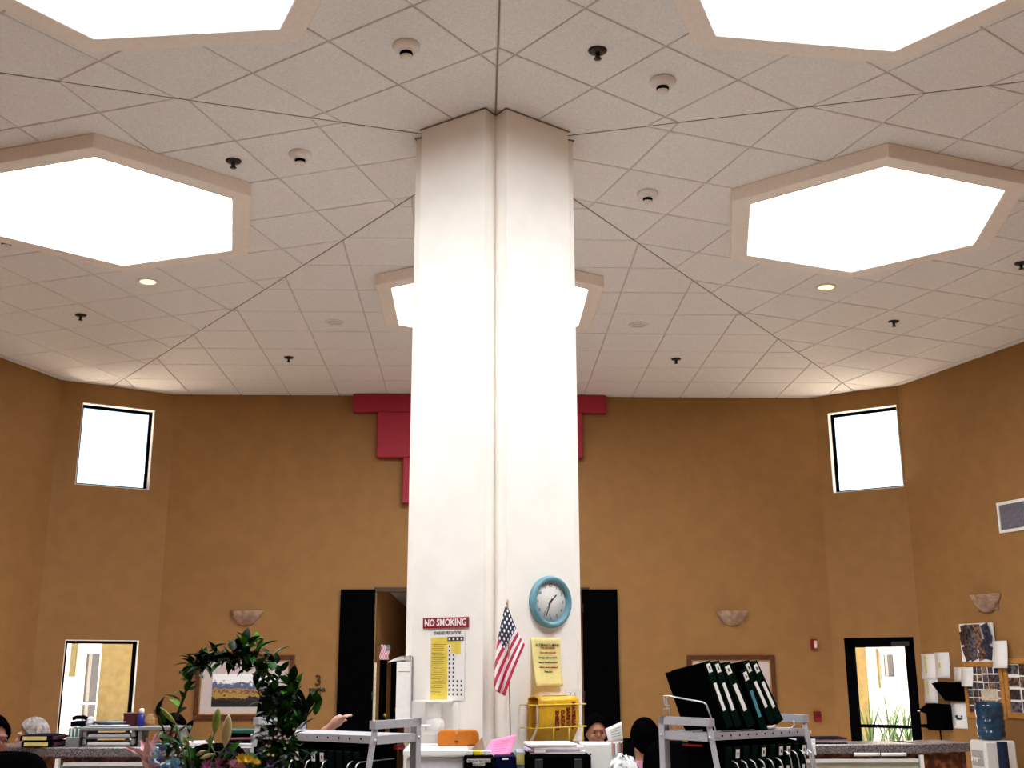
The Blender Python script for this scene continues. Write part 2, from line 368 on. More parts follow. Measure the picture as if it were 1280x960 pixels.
# skylights: six-sided boxes hung under the grid, one in each sector
SKL = {0: 'hexagonal skylight with white frame half hidden behind the column, by the red stepped wall relief', -72: 'hexagonal skylight with white frame on the side of the vine and framed street picture', 72: 'hexagonal skylight with white frame on the side of the water cooler and grille',
       -144: 'hexagonal skylight above the flower bouquet with a smoke detector beside it', 144: 'hexagonal skylight over the clock side, close to a sprinkler and smoke detector pair'}
for seg in (0, -72, 72, -144, 144):
    M = seg_matrix(seg); t = thing('skylight', SKL[seg], 'skylight', group='hexagonal skylights round the column'); t.matrix_world = M @ Matrix.Translation((0, SKC, -.008))
    hx = lambda r, z: [(r*b, r*a, z) for a, b in hexn]
    D = -.105; mb = MB(); rings = [hx(1.17, 0), hx(1.17, D), hx(1.015, D), hx(1.0, D+.03), hx(1.0, 0)]; vs = [p for r_ in rings for p in r_]
    fs = [(6*i+k, 6*i+(k+1)%6, 6*i+6+(k+1)%6, 6*i+6+k) for i in range(4) for k in range(6)]+[(24+k, 24+(k+1)%6, (k+1)%6, k) for k in range(6)]
    mb.add(vs, fs); bevel(mb.build('frame', M_SKYFRAME, t), .006)
    mb = MB(); mb.prism([(1.002*b, 1.002*a) for a, b in hexn], D+.016, D+.024); mb.build('diffuser', M_PANEL, t)

# the column in the middle: five flats with a notch down every corner
pts = []
for seg in (0, 72, 144, 216, 288):
    for tt in (-.257, .257): p = W(seg, .466, tt); pts.append((p.x, p.y))
    p = W(seg+36, .43, 0); pts.append((p.x, p.y))
mb = MB(); mb.prism(pts[::-1], 0, APEX-.004); column = tag(mb.build('wall_column', M_COLUMN), kind='structure')
mb = MB()
for (x0, y0), (x1, y1) in zip(pts, pts[1:]+pts[:1]):
    a, b = Vector((x0, y0, 0)), Vector((x1, y1, 0)); L = (b-a).length; ang = math.atan2(y1-y0, x1-x0)
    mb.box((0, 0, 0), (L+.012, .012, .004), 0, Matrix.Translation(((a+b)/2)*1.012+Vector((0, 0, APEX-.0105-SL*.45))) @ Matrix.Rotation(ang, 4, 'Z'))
tag(mb.build('trim_2', mat('ceiling_angle_dark', (.20, .17, .15), .6)), kind='structure')  # narrow dark trim round the column where it meets the ceiling
def face_n(seg): return Vector((math.sin(R(seg)), math.cos(R(seg)), 0))
def on_col(px, py, seg, off=0): n = face_n(seg); return on_plane(px, py, n*(.466+off), n)
def col_rot(seg): return wall_rot(face_n(seg))

# ------------------------------------------------------------ red stepped relief on the back wall
RD = .13; t = thing('stepped_relief', 'red stepped block relief on the wall under the ceiling behind the column', 'wall relief', (0, AP-.003, 0))
xs = []
for px, py in ((441, 500), (758, 500), (471, 545), (728.5, 545), (503, 600), (697, 600)): xs.append(at_y(px, py, AP-RD).x)
zz = [at_y(600, y, AP-RD).z for y in (515, 572, 629)]; ztop = APEX-SL*AP-.012
for k in range(3):
    mb = MB(); hi = ztop if k == 0 else zz[k-1]
    mb.box(((xs[2*k]+xs[2*k+1])/2, -RD/2, (hi+zz[k])/2), (xs[2*k+1]-xs[2*k], RD, hi-zz[k]), bev=.01); mb.build('step_block', M_RED, t)

# ------------------------------------------------------------ ceiling fittings
M_DET = mat('detector_plastic', (.80, .74, .68), .4, var=.03); M_SPR = mat('sprinkler_bronze', (.03, .022, .018), .35, .6)
M_LAMP = mat('downlight_lens', (.9, .7, .3), .5, emit=(1, .80, .38), estr=2.0); M_LAMP2 = mat('downlight_lens_dim', (.62, .60, .52), .5)
def ceil_thing(name, label, cat, px, py, seg, group):
    t = thing(name, label, cat, group=group); p = ceil_pt(px, py, seg); M = seg_matrix(seg).copy(); M.translation = p; t.matrix_world = M @ Matrix.Translation((0, 0, -.007)); return t
def detector(px, py, seg, label):
    t = ceil_thing('smoke_detector', label, 'smoke detector', px, py, seg, 'smoke detectors on the ceiling')
    mb = MB(); mb.lathe([(0, 0), (.075, 0), (.078, -.012), (.072, -.026), (.055, -.04), (.038, -.047), (0, -.047)], 28); mb.build('base', M_DET, t)
    mb = MB(); mb.lathe([(.034, -.045), (.034, -.052), (.034, -.068), (.030, -.07)], 24, cap=False)
    for k in range(8): a = k*math.pi/4; mb.box((.0345*math.cos(a), .0345*math.sin(a), -.057), (.004, .004, .02))
    mb.build('vent_ring', M_BLACK, t)
    mb = MB(); mb.lathe([(.036, -.069), (.036, -.074), (.025, -.082), (0, -.085)], 24); mb.build('cap', M_DET, t)
detector(508, 55, -144, 'white smoke detector beside the skylight over the bouquet'); detector(375.5, 191, -72, 'white smoke detector next to a dark sprinkler, over the side of the vine')
detector(828, 99, 144, 'white smoke detector near a dark sprinkler on the clock side of the seam'); detector(809.5, 240, 72, 'white smoke detector between column and the skylight on the cooler side')
detector(9, 296, -72, 'white smoke detector at the frame corner of a skylight')
def sprinkler(px, py, seg, label):
    t = ceil_thing('sprinkler_head', label, 'sprinkler', px, py, seg, 'ceiling sprinklers')
    mb = MB(); mb.lathe([(0, 0), (.055, 0), (.05, -.008), (.02, -.016), (0, -.016)], 24); mb.build('escutcheon', M_SPR, t)
    mb = MB(); mb.lathe([(0, -.012), (.013, -.014), (.013, -.038), (.006, -.05), (0, -.05)], 14); mb.build('body', M_SPR, t)
    mb = MB(); mb.lathe([(0, -.048), (.022, -.049), (.022, -.053), (0, -.054)], 18); mb.build('deflector', M_SPR, t)
for a in ((747, 62, 144, 'dark sprinkler on the tile beside the centre seam, in front of the column'), (292, 200, -72, 'dark sprinkler at the corner of the skylight on the vine side'), (101, 393, -72, 'dark sprinkler near the lit downlight above the plain wall'),
          (361, 446, 0, 'dark sprinkler above the wall between window and red relief'), (845, 448, 0, 'dark sprinkler above the wall between red relief and the door corner'), (1117, 401, 72, 'dark sprinkler above the corner window on the door side'), (1276, 328, 72, 'dark sprinkler beyond the skylight on the cooler side')): sprinkler(*a)
def downlight(px, py, seg, lit, label):
    t = ceil_thing('downlight', label, 'ceiling light', px, py, seg, 'recessed downlights')
    mb = MB(); mb.lathe([(.072, 0), (.095, 0), (.095, -.005), (.072, -.008), (.068, .0)], 32, cap=False); mb.build('trim_ring', M_DET, t)
    mb = MB(); mb.lathe([(0, -.002), (.072, -.002), (.072, -.004), (0, -.0045)], 32); mb.build('lens', M_LAMP if lit else M_LAMP2, t)
downlight(185, 351, -72, 1, 'lit yellow round downlight beside the skylight on the vine side'); downlight(1032.5, 358, 72, 1, 'lit yellow round downlight beside the skylight on the door side')
downlight(418, 402, 0, 0, 'unlit round downlight between vine-side seam and the far skylight'); downlight(798, 405, 0, 0, 'unlit round downlight between door-side seam and the far skylight')

# ------------------------------------------------------------ wall lamps, pictures, signs, alarms
M_SCONCE = mat('sconce_glass', (.24, .13, .08), .5, color2=(.46, .30, .20), scale=9)
def sconce(px0, px1, py, wl, label):
    a, b = on_wall(px0, py, wl), on_wall(px1, py, wl); n = WALLN[wl][2]; r = (b-a).length/2
    t = thing('wall_sconce', label, 'wall lamp', (a+b)/2, wall_rot(n), 'half-bowl wall lamps')
    Mh = Matrix.Diagonal((1, .62, 1, 1))
    mb = MB(); mb.lathe([(r*.12, -r*.86), (r*.35, -r*.82), (r*.62, -r*.62), (r*.82, -r*.34), (r*.9, -r*.2)], 24, 0, Mh, True, math.pi, 2*math.pi, False); o = mb.build('bowl', M_SCONCE, t); solidify(o, .008)
    mb = MB(); mb.lathe([(r*.9, -r*.22), (r*.93, -r*.2), (r*.9, -r*.17), (r*.97, -r*.05), (r*1.0, 0), (r*.96, 0)], 24, 0, Mh, True, math.pi, 2*math.pi, False); o = mb.build('rim', M_SCONCE, t); solidify(o, .006)
    mb = MB(); mb.box((0, -.008, -r*.4), (r*1.5, .016, r*.7)); mb.build('back_plate', M_SCONCE, t)
sconce(288, 329, 764, 'wall_back', 'tan half-bowl wall lamp above the street picture and the vine'); sconce(894, 934.5, 764, 'wall_back', 'tan half-bowl wall lamp above the picture behind the binders'); sconce(1215.5, 1252, 743.5, 'wall_right', 'tan half-bowl wall lamp above the photo collage')
M_WOOD = mat('picture_wood', (.09, .025, .008), .4, var=.3, scale=20); M_GOLD = mat('picture_gilt', (.42, .24, .06), .35, .3); M_MAT = mat('picture_mat', (.62, .52, .50), .8, var=.03)
def paint_mat():
    m = bpy.data.materials.new('street_painting'); m.use_nodes = True; t = m.node_tree; b = t.nodes['Principled BSDF']; b.inputs['Roughness'].default_value = .5
    tc = t.nodes.new('ShaderNodeTexCoord'); sp = t.nodes.new('ShaderNodeSeparateXYZ'); t.links.new(tc.outputs['Generated'], sp.inputs[0])
    n = t.nodes.new('ShaderNodeTexNoise'); n.inputs['Scale'].default_value = 9; n.inputs['Detail'].default_value = 6; t.links.new(tc.outputs['Generated'], n.inputs['Vector'])
    ad = t.nodes.new('ShaderNodeMath'); ad.operation = 'MULTIPLY_ADD'; t.links.new(n.outputs['Fac'], ad.inputs[0]); ad.inputs[1].default_value = .55; t.links.new(sp.outputs['Z'], ad.inputs[2])
    r = t.nodes.new('ShaderNodeValToRGB'); t.links.new(ad.outputs[0], r.inputs[0]); cr = r.color_ramp; cr.interpolation = 'CONSTANT'
    for p, c in ((.0, (.006, .006, .008)), (.52, (.06, .012, .014)), (.58, (.015, .014, .02)), (.66, (.40, .25, .05)), (.86, (.22, .06, .02)), (.92, (.38, .25, .12)), (1.02, (.10, .13, .24)), (1.22, (.22, .27, .40))):
        e = cr.elements.new(min((p+.13)/1.4 if p else 0, 1)); e.color = (*c, 1)
    t.links.new(r.outputs[0], b.inputs['Base Color']); return m
def picture(px0, py0, px1, py1, label, art):
    a, b = at_y(px0, py0, AP-.03), at_y(px1, py1, AP-.03); wd, ht = b.x-a.x, a.z-b.z
    t = thing('framed_picture', label, 'picture', ((a.x+b.x)/2, AP-.002, b.z))
    f = MB(); fw = .055
    for z in (fw/2, ht-fw/2): f.box((0, -.018, z), (wd, .036, fw), bev=.006)
    for x in (-wd/2+fw/2, wd/2-fw/2): f.box((x, -.018, ht/2), (fw, .035, ht-2*fw), bev=.006)
    f.build('frame', M_WOOD, t)
    f = MB(); g = .014; w2, h2 = wd-2*fw, ht-2*fw
    for z in (fw+g/2, ht-fw-g/2): f.box((0, -.014, z), (w2, .02, g))
    for x in (-w2/2+g/2, w2/2-g/2): f.box((x, -.014, ht/2), (g, .02, h2-2*g))
    f.build('gilt_liner', M_GOLD, t)
    f = MB(); f.box((0, -.006, ht/2), (w2, .008, h2)); f.build('mat_board', M_MAT, t)
    f = MB(); f.box((0, -.011, ht/2-.035), (w2*.72, .004, h2*.60)); f.build('print', art, t)
picture(246, 819, 364.5, 899.5, 'wood-framed street scene print with pale mat behind the vine', paint_mat())
picture(858.5, 819, 973, 899.5, 'wood-framed picture with pale mat behind the leaning binders', mat('plain_print', (.55, .45, .42), .7, var=.15, scale=5))
M_BRONZE = mat('sign_bronze', (.10, .035, .02), .35, .6); M_BRASS = mat('sign_brass_edge', (.6, .45, .2), .35, .6); M_DKGREEN = mat('sign_dark', (.01, .013, .01), .4)
q = at_y(398, 851, AP); t = thing('room_number_sign', 'raised bronze figure 3 with room range lettering on the wall', 'sign', (q.x, AP-.002, q.z))
text('3', .165, t, M_BRONZE, (0, -.008, 0), ext=.008, bold=.002); text('ROOMS', .055, t, M_DKGREEN, (-.01, -.006, -.105), ext=.006, bold=.001); text('25-33', .055, t, M_DKGREEN, (-.025, -.006, -.155), ext=.006, bold=.001)
M_ALARM = mat('alarm_red', (.22, .006, .012), .35); M_LENS = mat('strobe_lens', (.75, .62, .55), .2)
a, b = at_y(1012.5, 799, AP), at_y(1021.5, 812.5, AP); wd, ht = b.x-a.x, a.z-b.z
t = thing('fire_alarm_strobe', 'red fire alarm strobe with clear lens on the wall', 'fire alarm', ((a.x+b.x)/2, AP-.002, b.z)); mb = MB(); mb.box((0, -.02, ht/2), (wd, .04, ht), bev=.006); mb.build('housing', M_ALARM, t); mb = MB(); mb.box((.008, -.05, ht/2), (wd*.45, .03, ht*.7), bev=.008); mb.build('lens', M_LENS, t)
a, b = at_y(1016.5, 889, AP), at_y(1026, 901.5, AP); wd, ht = b.x-a.x, a.z-b.z
t = thing('fire_pull_station', 'dark red fire pull station under the strobe', 'fire alarm', ((a.x+b.x)/2, AP-.002, b.z)); mb = MB(); mb.box((0, -.02, ht/2), (wd, .04, ht), bev=.006); mb.build('housing', M_ALARM, t); mb = MB(); mb.box((0, -.048, ht*.6), (wd*.6, .016, .02)); mb.build('pull_handle', mat('handle_dark', (.05, .01, .01), .4), t)
# air grille high on the right wall
g0 = on_wall(1246.5, 629, 'wall_right'); g1 = on_wall(1250, 667, 'wall_right'); n = WALLN['wall_right'][2]; gh = g0.z-g1.z; gw = .78
dR = (WALLN['wall_right'][1]-WALLN['wall_right'][0]).normalized(); gc = g0+dR*gw/2
t = thing('air_grille', 'white framed air grille with upright grey slats high on the wall', 'air vent', (gc.x, gc.y, g1.z), wall_rot(n))
f = MB(); fw = .03
for z in (fw/2, gh-fw/2): f.box((0, -.008, z), (gw, .016, fw))
for x in (-gw/2+fw/2, gw/2-fw/2): f.box((x, -.008, gh/2), (fw, .016, gh-2*fw))
f.build('frame', M_WHITE, t); M_SLAT = mat('grille_grey', (.22, .20, .24), .5)
f = MB(); f.box((0, -.002, gh/2), (gw-.05, .002, gh-.05)); f.build('backing', mat('grille_dark', (.03, .027, .035), .7), t)
sm = MB().box((0, -.009, gh/2), (.012, .01, gh-2*fw)).mesh('slat', M_SLAT)
for k in range(30): o = link(sm, 'slat', t); o.location.x = -gw/2+fw+.012+k*(gw-2*fw-.024)/29

# ------------------------------------------------------------ outdoors, seen through windows and glass door
M_GROUND = mat('pale_concrete', (.62, .53, .45), .8, var=.1, scale=1.5); M_STUCCO = mat('yellow_stucco', (.20, .155, .062), .85, var=.12, scale=7, bump=.3, bscale=40); M_WSTUC = mat('white_stucco', (.86, .84, .78), .85, var=.04, scale=6)
mb = MB(); mb.box((0, 0, -.2), (120, 120, .14)); tag(mb.build('ground', M_GROUND), kind='structure')
M_PANEG = mat('far_window_pane', (.09, .09, .11), .3); M_SHADE = mat('blind_white', (.3, .29, .28), .7)
def far_window(root, x0, x1, z0, z1, y, mid=None):
    f = MB(); fw = .06
    for z in (z0-fw/2, z1+fw/2): f.box(((x0+x1)/2, y-.03, z), (x1-x0+2*fw, .06, fw))
    for x in (x0-fw/2, x1+fw/2): f.box((x, y-.03, (z0+z1)/2), (fw, .06, z1-z0))
    if mid: f.box(((x0+x1)/2, y-.02, mid), (x1-x0, .05, .05))
    wn = f.build('window', M_WSTUC, root); f = MB(); f.box(((x0+x1)/2, y-.012, (z0+z1)/2), (x1-x0, .02, z1-z0)); f.build('pane', M_PANEG, wn)
    f = MB(); f.box((x0+(x1-x0)*.3, y-.028, (z0+z1)/2), ((x1-x0)*.25, .006, z1-z0)); f.build('blind', M_SHADE, wn)
# yellow wing beyond the left corner window, white house with a tall window beside it
YA = 12.5; xa = at_y(124, 850, YA).x; xb = at_y(196, 850, YA).x
t = thing('stucco_wing', 'yellow stucco building wing outside the lower corner window', 'building', ((xa+xb)/2+.3, YA, -.13))
mb = MB(); mb.box((0, 1.2, 2.2), (xb-xa+.6, 2.4, 4.4)); mb.build('wall', M_STUCCO, t); mb = MB(); mb.box((0, 1.2, 4.45), (xb-xa+.9, 2.7, .16)); mb.build('roof_edge', M_WSTUC, t)
YB = 16.0; x0 = at_y(60, 850, YB).x; x1 = at_y(140, 850, YB).x
t = thing('white_house', 'bright white house with a tall window beside the yellow stucco wing', 'building', ((x0+x1)/2, YB, -.13)); ox = (x0+x1)/2
mb = MB(); mb.box((0, 1.5, 2.2), (x1-x0, 3, 4.4)); mb.build('wall', M_WSTUC, t)
far_window(t, at_y(106.5, 850, YB).x-ox, at_y(123.5, 850, YB).x-ox, .5, at_y(115, 817, YB).z+.13, 0, at_y(115, 879, YB).z+.13)
mb = MB(); mb.box((at_y(90.5, 850, YB).x-ox, -.06, 2.65), (.09, .1, 2.2)); mb.build('downpipe', M_STUCCO, t)
mb = MB(); mb.box((0, 1.4, 4.45), (x1-x0+.5, 3.6, .14)); mb.build('roof_edge', M_WSTUC, t)
# white house and planting outside the glass door
YC = 15.0; x0 = at_y(1078, 850, YC).x; x1 = at_y(1165, 850, YC).x; ox = (x0+x1)/2
t = thing('white_house', 'white house with a small square window outside the glass door', 'building', (ox, YC, -.13))
mb = MB(); mb.box((0, 1.5, 2.2), (x1-x0, 3, 4.4)); mb.build('wall', M_WSTUC, t); mb = MB(); mb.box((0, 1.4, 4.45), (x1-x0+.5, 3.6, .14)); mb.build('roof_edge', M_WSTUC, t)
a, b = at_y(1102.5, 818, YC), at_y(1117.5, 846, YC); far_window(t, a.x-ox, b.x-ox, b.z+.13, a.z+.13, 0)
a, b = at_y(1094.5, 811, YC), at_y(1099.5, 860, YC); mb = MB(); mb.box(((a.x+b.x)/2-ox, -.05, (a.z+b.z)/2+.13), (b.x-a.x, .08, a.z-b.z)); mb.build('trim_board', M_STUCCO, t)
a, b = at_y(1066, 811, 11.0), at_y(1082, 811, 11.0); t = thing('stucco_pillar', 'pale yellow stucco pillar outside the glass door', 'pillar', ((a.x+b.x)/2, 11.0, -.13)); mb = MB(); mb.box((0, .15, 2), (b.x-a.x, .3, 3.9)); mb.build('shaft', M_STUCCO, t); mb = MB(); mb.box((0, .15, 4.0), (b.x-a.x+.1, .4, .12)); mb.build('cap', M_STUCCO, t)
M_BLADE = mat('blade_leaf', (.022, .085, .008), .45, var=.5, scale=6)
blade = MB().grid(lambda u, v: ((u-.5)*.035*(1-v)**.6, .35*v**2, .75*v-.18*v**2), 1, 5).mesh('leaf', M_BLADE)
for k, (px, yy, lab) in enumerate(((1090, 10.2, 'green strap-leaved plant by the stucco pillar outside'), (1113, 11.4, 'sparse green strap-leaved plant in the middle of the door glass'), (1134, 12.4, 'green strap-leaved plant under the door glass edge, away from the pillar'))):
    p = at_y(px, 930, yy); t = thing('strap_leaf_plant', lab, 'plant', (p.x, yy, -.13))
    for i in range(26 if k != 1 else 12): o = link(blade, 'leaf', t); o.rotation_euler = (random.uniform(-.3, .2), 0, random.uniform(0, 6.28)); sc = random.uniform(1.0, 1.6); o.scale = (1.3, sc, sc*1.5)

# ------------------------------------------------------------ signs and fittings on the column
M_PAPER = mat('white_paper', (.80, .78, .76), .7, var=.03); M_YPAPER = mat('yellow_paper', (.80, .68, .27), .7, var=.04); M_YEL = mat('poster_yellow', (.72, .55, .08), .6, var=.1, scale=12); M_INK = mat('ink_black', (.02, .02, .025), .6); M_INKR = mat('ink_red', (.35, .03, .02), .6); M_INKG = mat('ink_green', (.06, .12, .07), .6)
def col_rect(seg, x0, y0, x1, y1, off=0):
    ym, xm = (y0+y1)/2, (x0+x1)/2; a, b = on_col(x0, ym, seg, off), on_col(x1, ym, seg, off); c, d = on_col(xm, y0, seg, off), on_col(xm, y1, seg, off)
    return (a+b)/2+face_n(seg)*.004, (b-a).to_2d().length, c.z-d.z, d.z
SL_, SR_ = -144, 144
c, wd, ht, z0 = col_rect(SL_, 530, 772, 586.5, 785); t = thing('no_smoking_sign', 'dark red NO SMOKING sign with white lettering on the column', 'sign', (c.x, c.y, z0), col_rot(SL_))
mb = MB(); mb.box((0, -.003, ht/2), (wd, .006, ht)); mb.build('plate', mat('sign_red', (.24, .008, .02), .4), t); text('NO SMOKING', ht*.95, t, M_PAPER, (0, -.0066, ht*.5), bold=.0012, sx=wd*.93/(ht*.95*6.35))
c, wd, ht, z0 = col_rect(SL_, 538, 788, 581.5, 875.5); t = thing('precautions_poster', 'yellow and white STANDARD PRECAUTIONS chart poster on the column', 'poster', (c.x, c.y, z0), col_rot(SL_))
mb = MB(); mb.box((0, -.001, ht/2), (wd, .002, ht)); mb.build('sheet', M_PAPER, t); text('STANDARD PRECAUTIONS', .026, t, M_INK, (0, -.0025, ht*.96), bold=.0006, sx=wd*.86/(.026*13.3))
mb = MB(); mb.box((-wd*.23, -.0024, ht*.455), (wd*.49, .001, ht*.89)); mb.box((wd*.2, -.0024, ht*.78), (wd*.38, .001, ht*.24)); mb.build('yellow_field', M_YEL, t)
mb = MB(); mb.box((wd*.24, -.0032, ht*.875), (wd*.46, .001, ht*.06)); mb.build('header_bar', M_INK, t)
rows = 12; mbd = MB(); mbw = MB(); mbt = MB()
for r_ in range(rows):
    z = ht*(.80-.062*r_)
    for q in range(4):
        if (q == 1 and r_ < 2) or (q >= 2 and r_ < 8): continue
        x = wd*(.07+.115*q); mbd.box((x, -.0040, z-.012), (.008, .0008, .012))
        if r_ < 3: mbw.box((x, -.0032, z-.012), (wd*.1, .0008, ht*.058))
    mbt.box((-wd*.23-.01*(r_ % 3), -.0032, z), (wd*(.40-.06*(r_ % 3)), .0006, .0035)); mbt.box((-wd*.25, -.0032, z-.012), (wd*(.3-.05*(r_ % 2)), .0006, .0025))
mbd.build('check_marks', M_INK, t)['kind'] = 'stuff'; mbw.build('white_cells', M_PAPER, t)['kind'] = 'stuff'; mbt.build('small_print', mat('ink_olive', (.25, .2, .05), .6), t)['kind'] = 'stuff'
for q in range(4): mb = MB(); mb.box((wd*(.07+.115*q), -.004, ht*.875), (.013, .0008, .013)); mb.build('icon', M_PAPER, t)
# soap dispenser inside a clear guard
M_CLEAR = mat('clear_acrylic', (.9, .9, .9), .08, var=0, alpha=.16); M_WPLAST = mat('white_plastic', (.82, .80, .77), .35, var=.03)
c, wd, ht, z0 = col_rect(SL_, 531, 877, 574, 917); t = thing('soap_dispenser', 'white soap dispenser inside a clear box on the column', 'dispenser', (c.x, c.y, z0), col_rot(SL_))
mb = MB()
for x in (-wd/2, wd/2): mb.box((x, -.06, ht/2), (.004, .12, ht))
mb.box((0, -.12, ht/2), (wd, .004, ht)); mb.build('clear_guard', M_CLEAR, t); mb = MB(); mb.box((-.02, -.06, ht+.002), (wd*.8, .12, .008)); mb.build('guard_lid', M_WPLAST, t)
mb = MB(); mb.box((-.01, -.05, ht*.72), (.055, .07, .085), taper=.8, bev=.008); mb.build('pump_head', M_WPLAST, t); mb = MB(); mb.box((-.01, -.055, ht*.48), (.035, .03, .02)); mb.build('nozzle', M_FRAME, t)
mb = MB(); mb.lathe([(.0, .0), (.05, .0), (.058, .02), (.055, .05), (.03, .065), (0, .067)], 20, 0, Matrix.Translation((0, -.055, ht*.12)) @ Matrix.Diagonal((1, .7, 1, 1))); mb.build('soap_pouch', M_WPLAST, t)
# wall clock
c = on_col(686, 752.5, SR_); RC = .150; t = thing('wall_clock', 'round wall clock with a teal rim and white dial on the column', 'clock', c, col_rot(SR_)); Mc = Matrix.Rotation(math.pi/2, 4, 'X')
mb = MB(); mb.lathe([(0, 0), (RC*.98, 0), (RC, .015), (RC*.99, .032), (RC*.93, .043), (RC*.82, .040), (RC*.775, .028), (RC*.76, .014)], 64, 0, Mc); mb.build('rim', mat('clock_teal', (.12, .27, .33), .35, var=.05), t)
mb = MB(); mb.lathe([(0, .012), (RC*.775, .012), (RC*.775, .014), (0, .0145)], 64, 0, Mc); mb.build('dial', M_PAPER, t)
M_NUM = mat('ink_grey', (.10, .10, .12), .6)
for h in range(1, 13): a = R(90-30*h); text(str(h), .027, t, M_NUM, (RC*.63*math.cos(a), -.0152, RC*.63*math.sin(a)), name='numeral')
for nm, ang, L, w_, y in (('hour_hand', R(90-30*1.57), .060, .008, .017), ('minute_hand', R(90-6*34), .088, .006, .0185), ('second_hand', R(90-6*36.4), .09, .0018, .020)):
    mb = MB(); mb.box((L/2-.01, 0, 0), (L+.02, .0012, w_), 0, Matrix.Translation((0, -y, 0)) @ Matrix.Rotation(-ang, 4, 'Y')); mb.build(nm, M_INK, t)
mb = MB(); mb.lathe([(0, .0145), (.007, .0145), (.006, .023), (0, .024)], 16, 0, Mc); mb.build('hub', M_INK, t)
# yellow notice under the clock, left edge curled away from the wall
c, wd, ht, z0 = col_rect(SR_, 663, 797, 700, 858); t = thing('menu_notice', 'pale yellow alternate menu sheet curling off the column under the clock', 'notice', (c.x, c.y, z0), col_rot(SR_))
curl = lambda x, z: -.003-.030*max(0, .45-(x/wd+.5))**2*5*max(0, 1-z/ht)-.018*(1-z/ht)**3
mb = MB(); mb.grid(lambda u, v: ((u-.5)*wd, curl((u-.5)*wd, v*ht), v*ht), 12, 14); solidify(mb.build('sheet', M_YPAPER, t), .0006)
for s_, sz, z, mt in (('ALTERNATE MENU', .021, .84, M_INK), ('(Tuna salad sandwich)', .012, .79, M_INKR), ('Tuna salad sandwich', .0145, .69, M_INKR), ('Cottage salad sandwich', .0145, .59, M_INKG), ('Ham & cheese sandwich', .0145, .49, M_INK), ('Grilled cheese sandwich', .0145, .39, M_INKR), ('Fruit plate', .0145, .30, M_INK)):
    text(s_, sz, t, mt, (wd*.04, curl(0, z*ht)-.0042, z*ht), bold=.0003)
# safety data binder in a yellow wire rack
M_YBIND = mat('binder_yellow', (.72, .40, .015), .45, var=.08); M_YWIRE = mat('wire_yellow', (.75, .52, .04), .4)
c, wd, ht, z0 = col_rect(SR_, 653, 871, 714, 928.5); c = c+face_n(SR_)*.004; t0 = thing('wire_rack', 'yellow wire rack on the column holding a yellow binder', 'rack', (c.x, c.y, z0), col_rot(SR_))
def rod(z, d): return [(-wd*.56, 0, z), (-wd*.56, -d*.5, z), (-wd*.53, -d, z), (wd*.5, -d, z), (wd*.56, -d*.9, z), (wd*.62, 0, z)]
for z in (ht*.84, ht*.35): mb = MB(); mb.tube(rod(z, .108), .0035, 6); mb.build('cross_wire', M_YWIRE, t0)
for x in (-wd*.14, wd*.17, wd*.46): mb = MB(); mb.tube([(x, -.108, ht*.35), (x, -.108, ht*.02), (x, 0, 0)], .0035, 6); mb.build('upright_wire', M_YWIRE, t0)
t = thing('safety_data_binder', 'yellow binder lettered MATERIAL SAFETY DATA SHEETS sagging in the wire rack', 'binder', (c.x, c.y, z0), col_rot(SR_)); bw = wd*.82
fp = lambda v: (-.102+.085*max(0, .5-v)**1.6*2.4, v*ht*.97)
mb = MB(); mb.grid(lambda u, v: ((u-.5)*bw-.005, *fp(v)), 4, 14); solidify(mb.build('front_cover', M_YBIND, t), .003)
mb = MB(); mb.grid(lambda u, v: ((u-.5)*bw-.005, -.008-.012*math.sin(v*3.1), v*ht*.97), 4, 10); solidify(mb.build('back_cover', M_YBIND, t), .003)
mb = MB(); mb.grid(lambda u, v: ((u-.5)*bw-.005, -.102+.094*v, ht*.97+.012*math.sin(v*3.14)), 4, 6); solidify(mb.build('spine', M_YBIND, t), .003)
mb = MB(); mb.grid(lambda u, v: ((u-.5)*bw*.94-.005, fp(v)[0]+.022, .008+v*ht*.8), 2, 12); solidify(mb.build('pages', M_PAPER, t), .02)
M_BRED = mat('binder_print', (.20, .012, .004), .6)
for k, (s_, x, zc) in enumerate((('MATERIAL', .335, .60), ('SAFETY', .20, .56), ('DATA', .06, .54), ('SHEETS', -.08, .50))):
    zz_ = ht*zc; text(s_, .033, t, M_BRED, (bw*x, fp(zc)[0]-.006, zz_), rot=(math.pi/2, math.pi/2, 0), bold=.0012, ext=.002)
text('MATERIAL SAFETY', .022, t, M_BRED, (0, -.06, ht*.97+.015), rot=(0, 0, math.pi), ext=.001, bold=.0008)
c2 = on_col(717, 900, SR_); t = thing('notice_sheet', 'white printed sheet on the column behind the wire rack', 'notice', (c2.x-.0, c2.y, z0+.03), col_rot(SR_)); mb = MB(); mb.box((-.0, -.0015, .13), (.12, .002, .26)); mb.build('sheet', M_PAPER, t)
mb = MB()
for x in (-.02, .012):
    for k in range(18): mb.box((x, -.003, .02+k*.0125), (.008, .0006, .006))
mb.build('print_lines', M_INK, t)['kind'] = 'stuff'
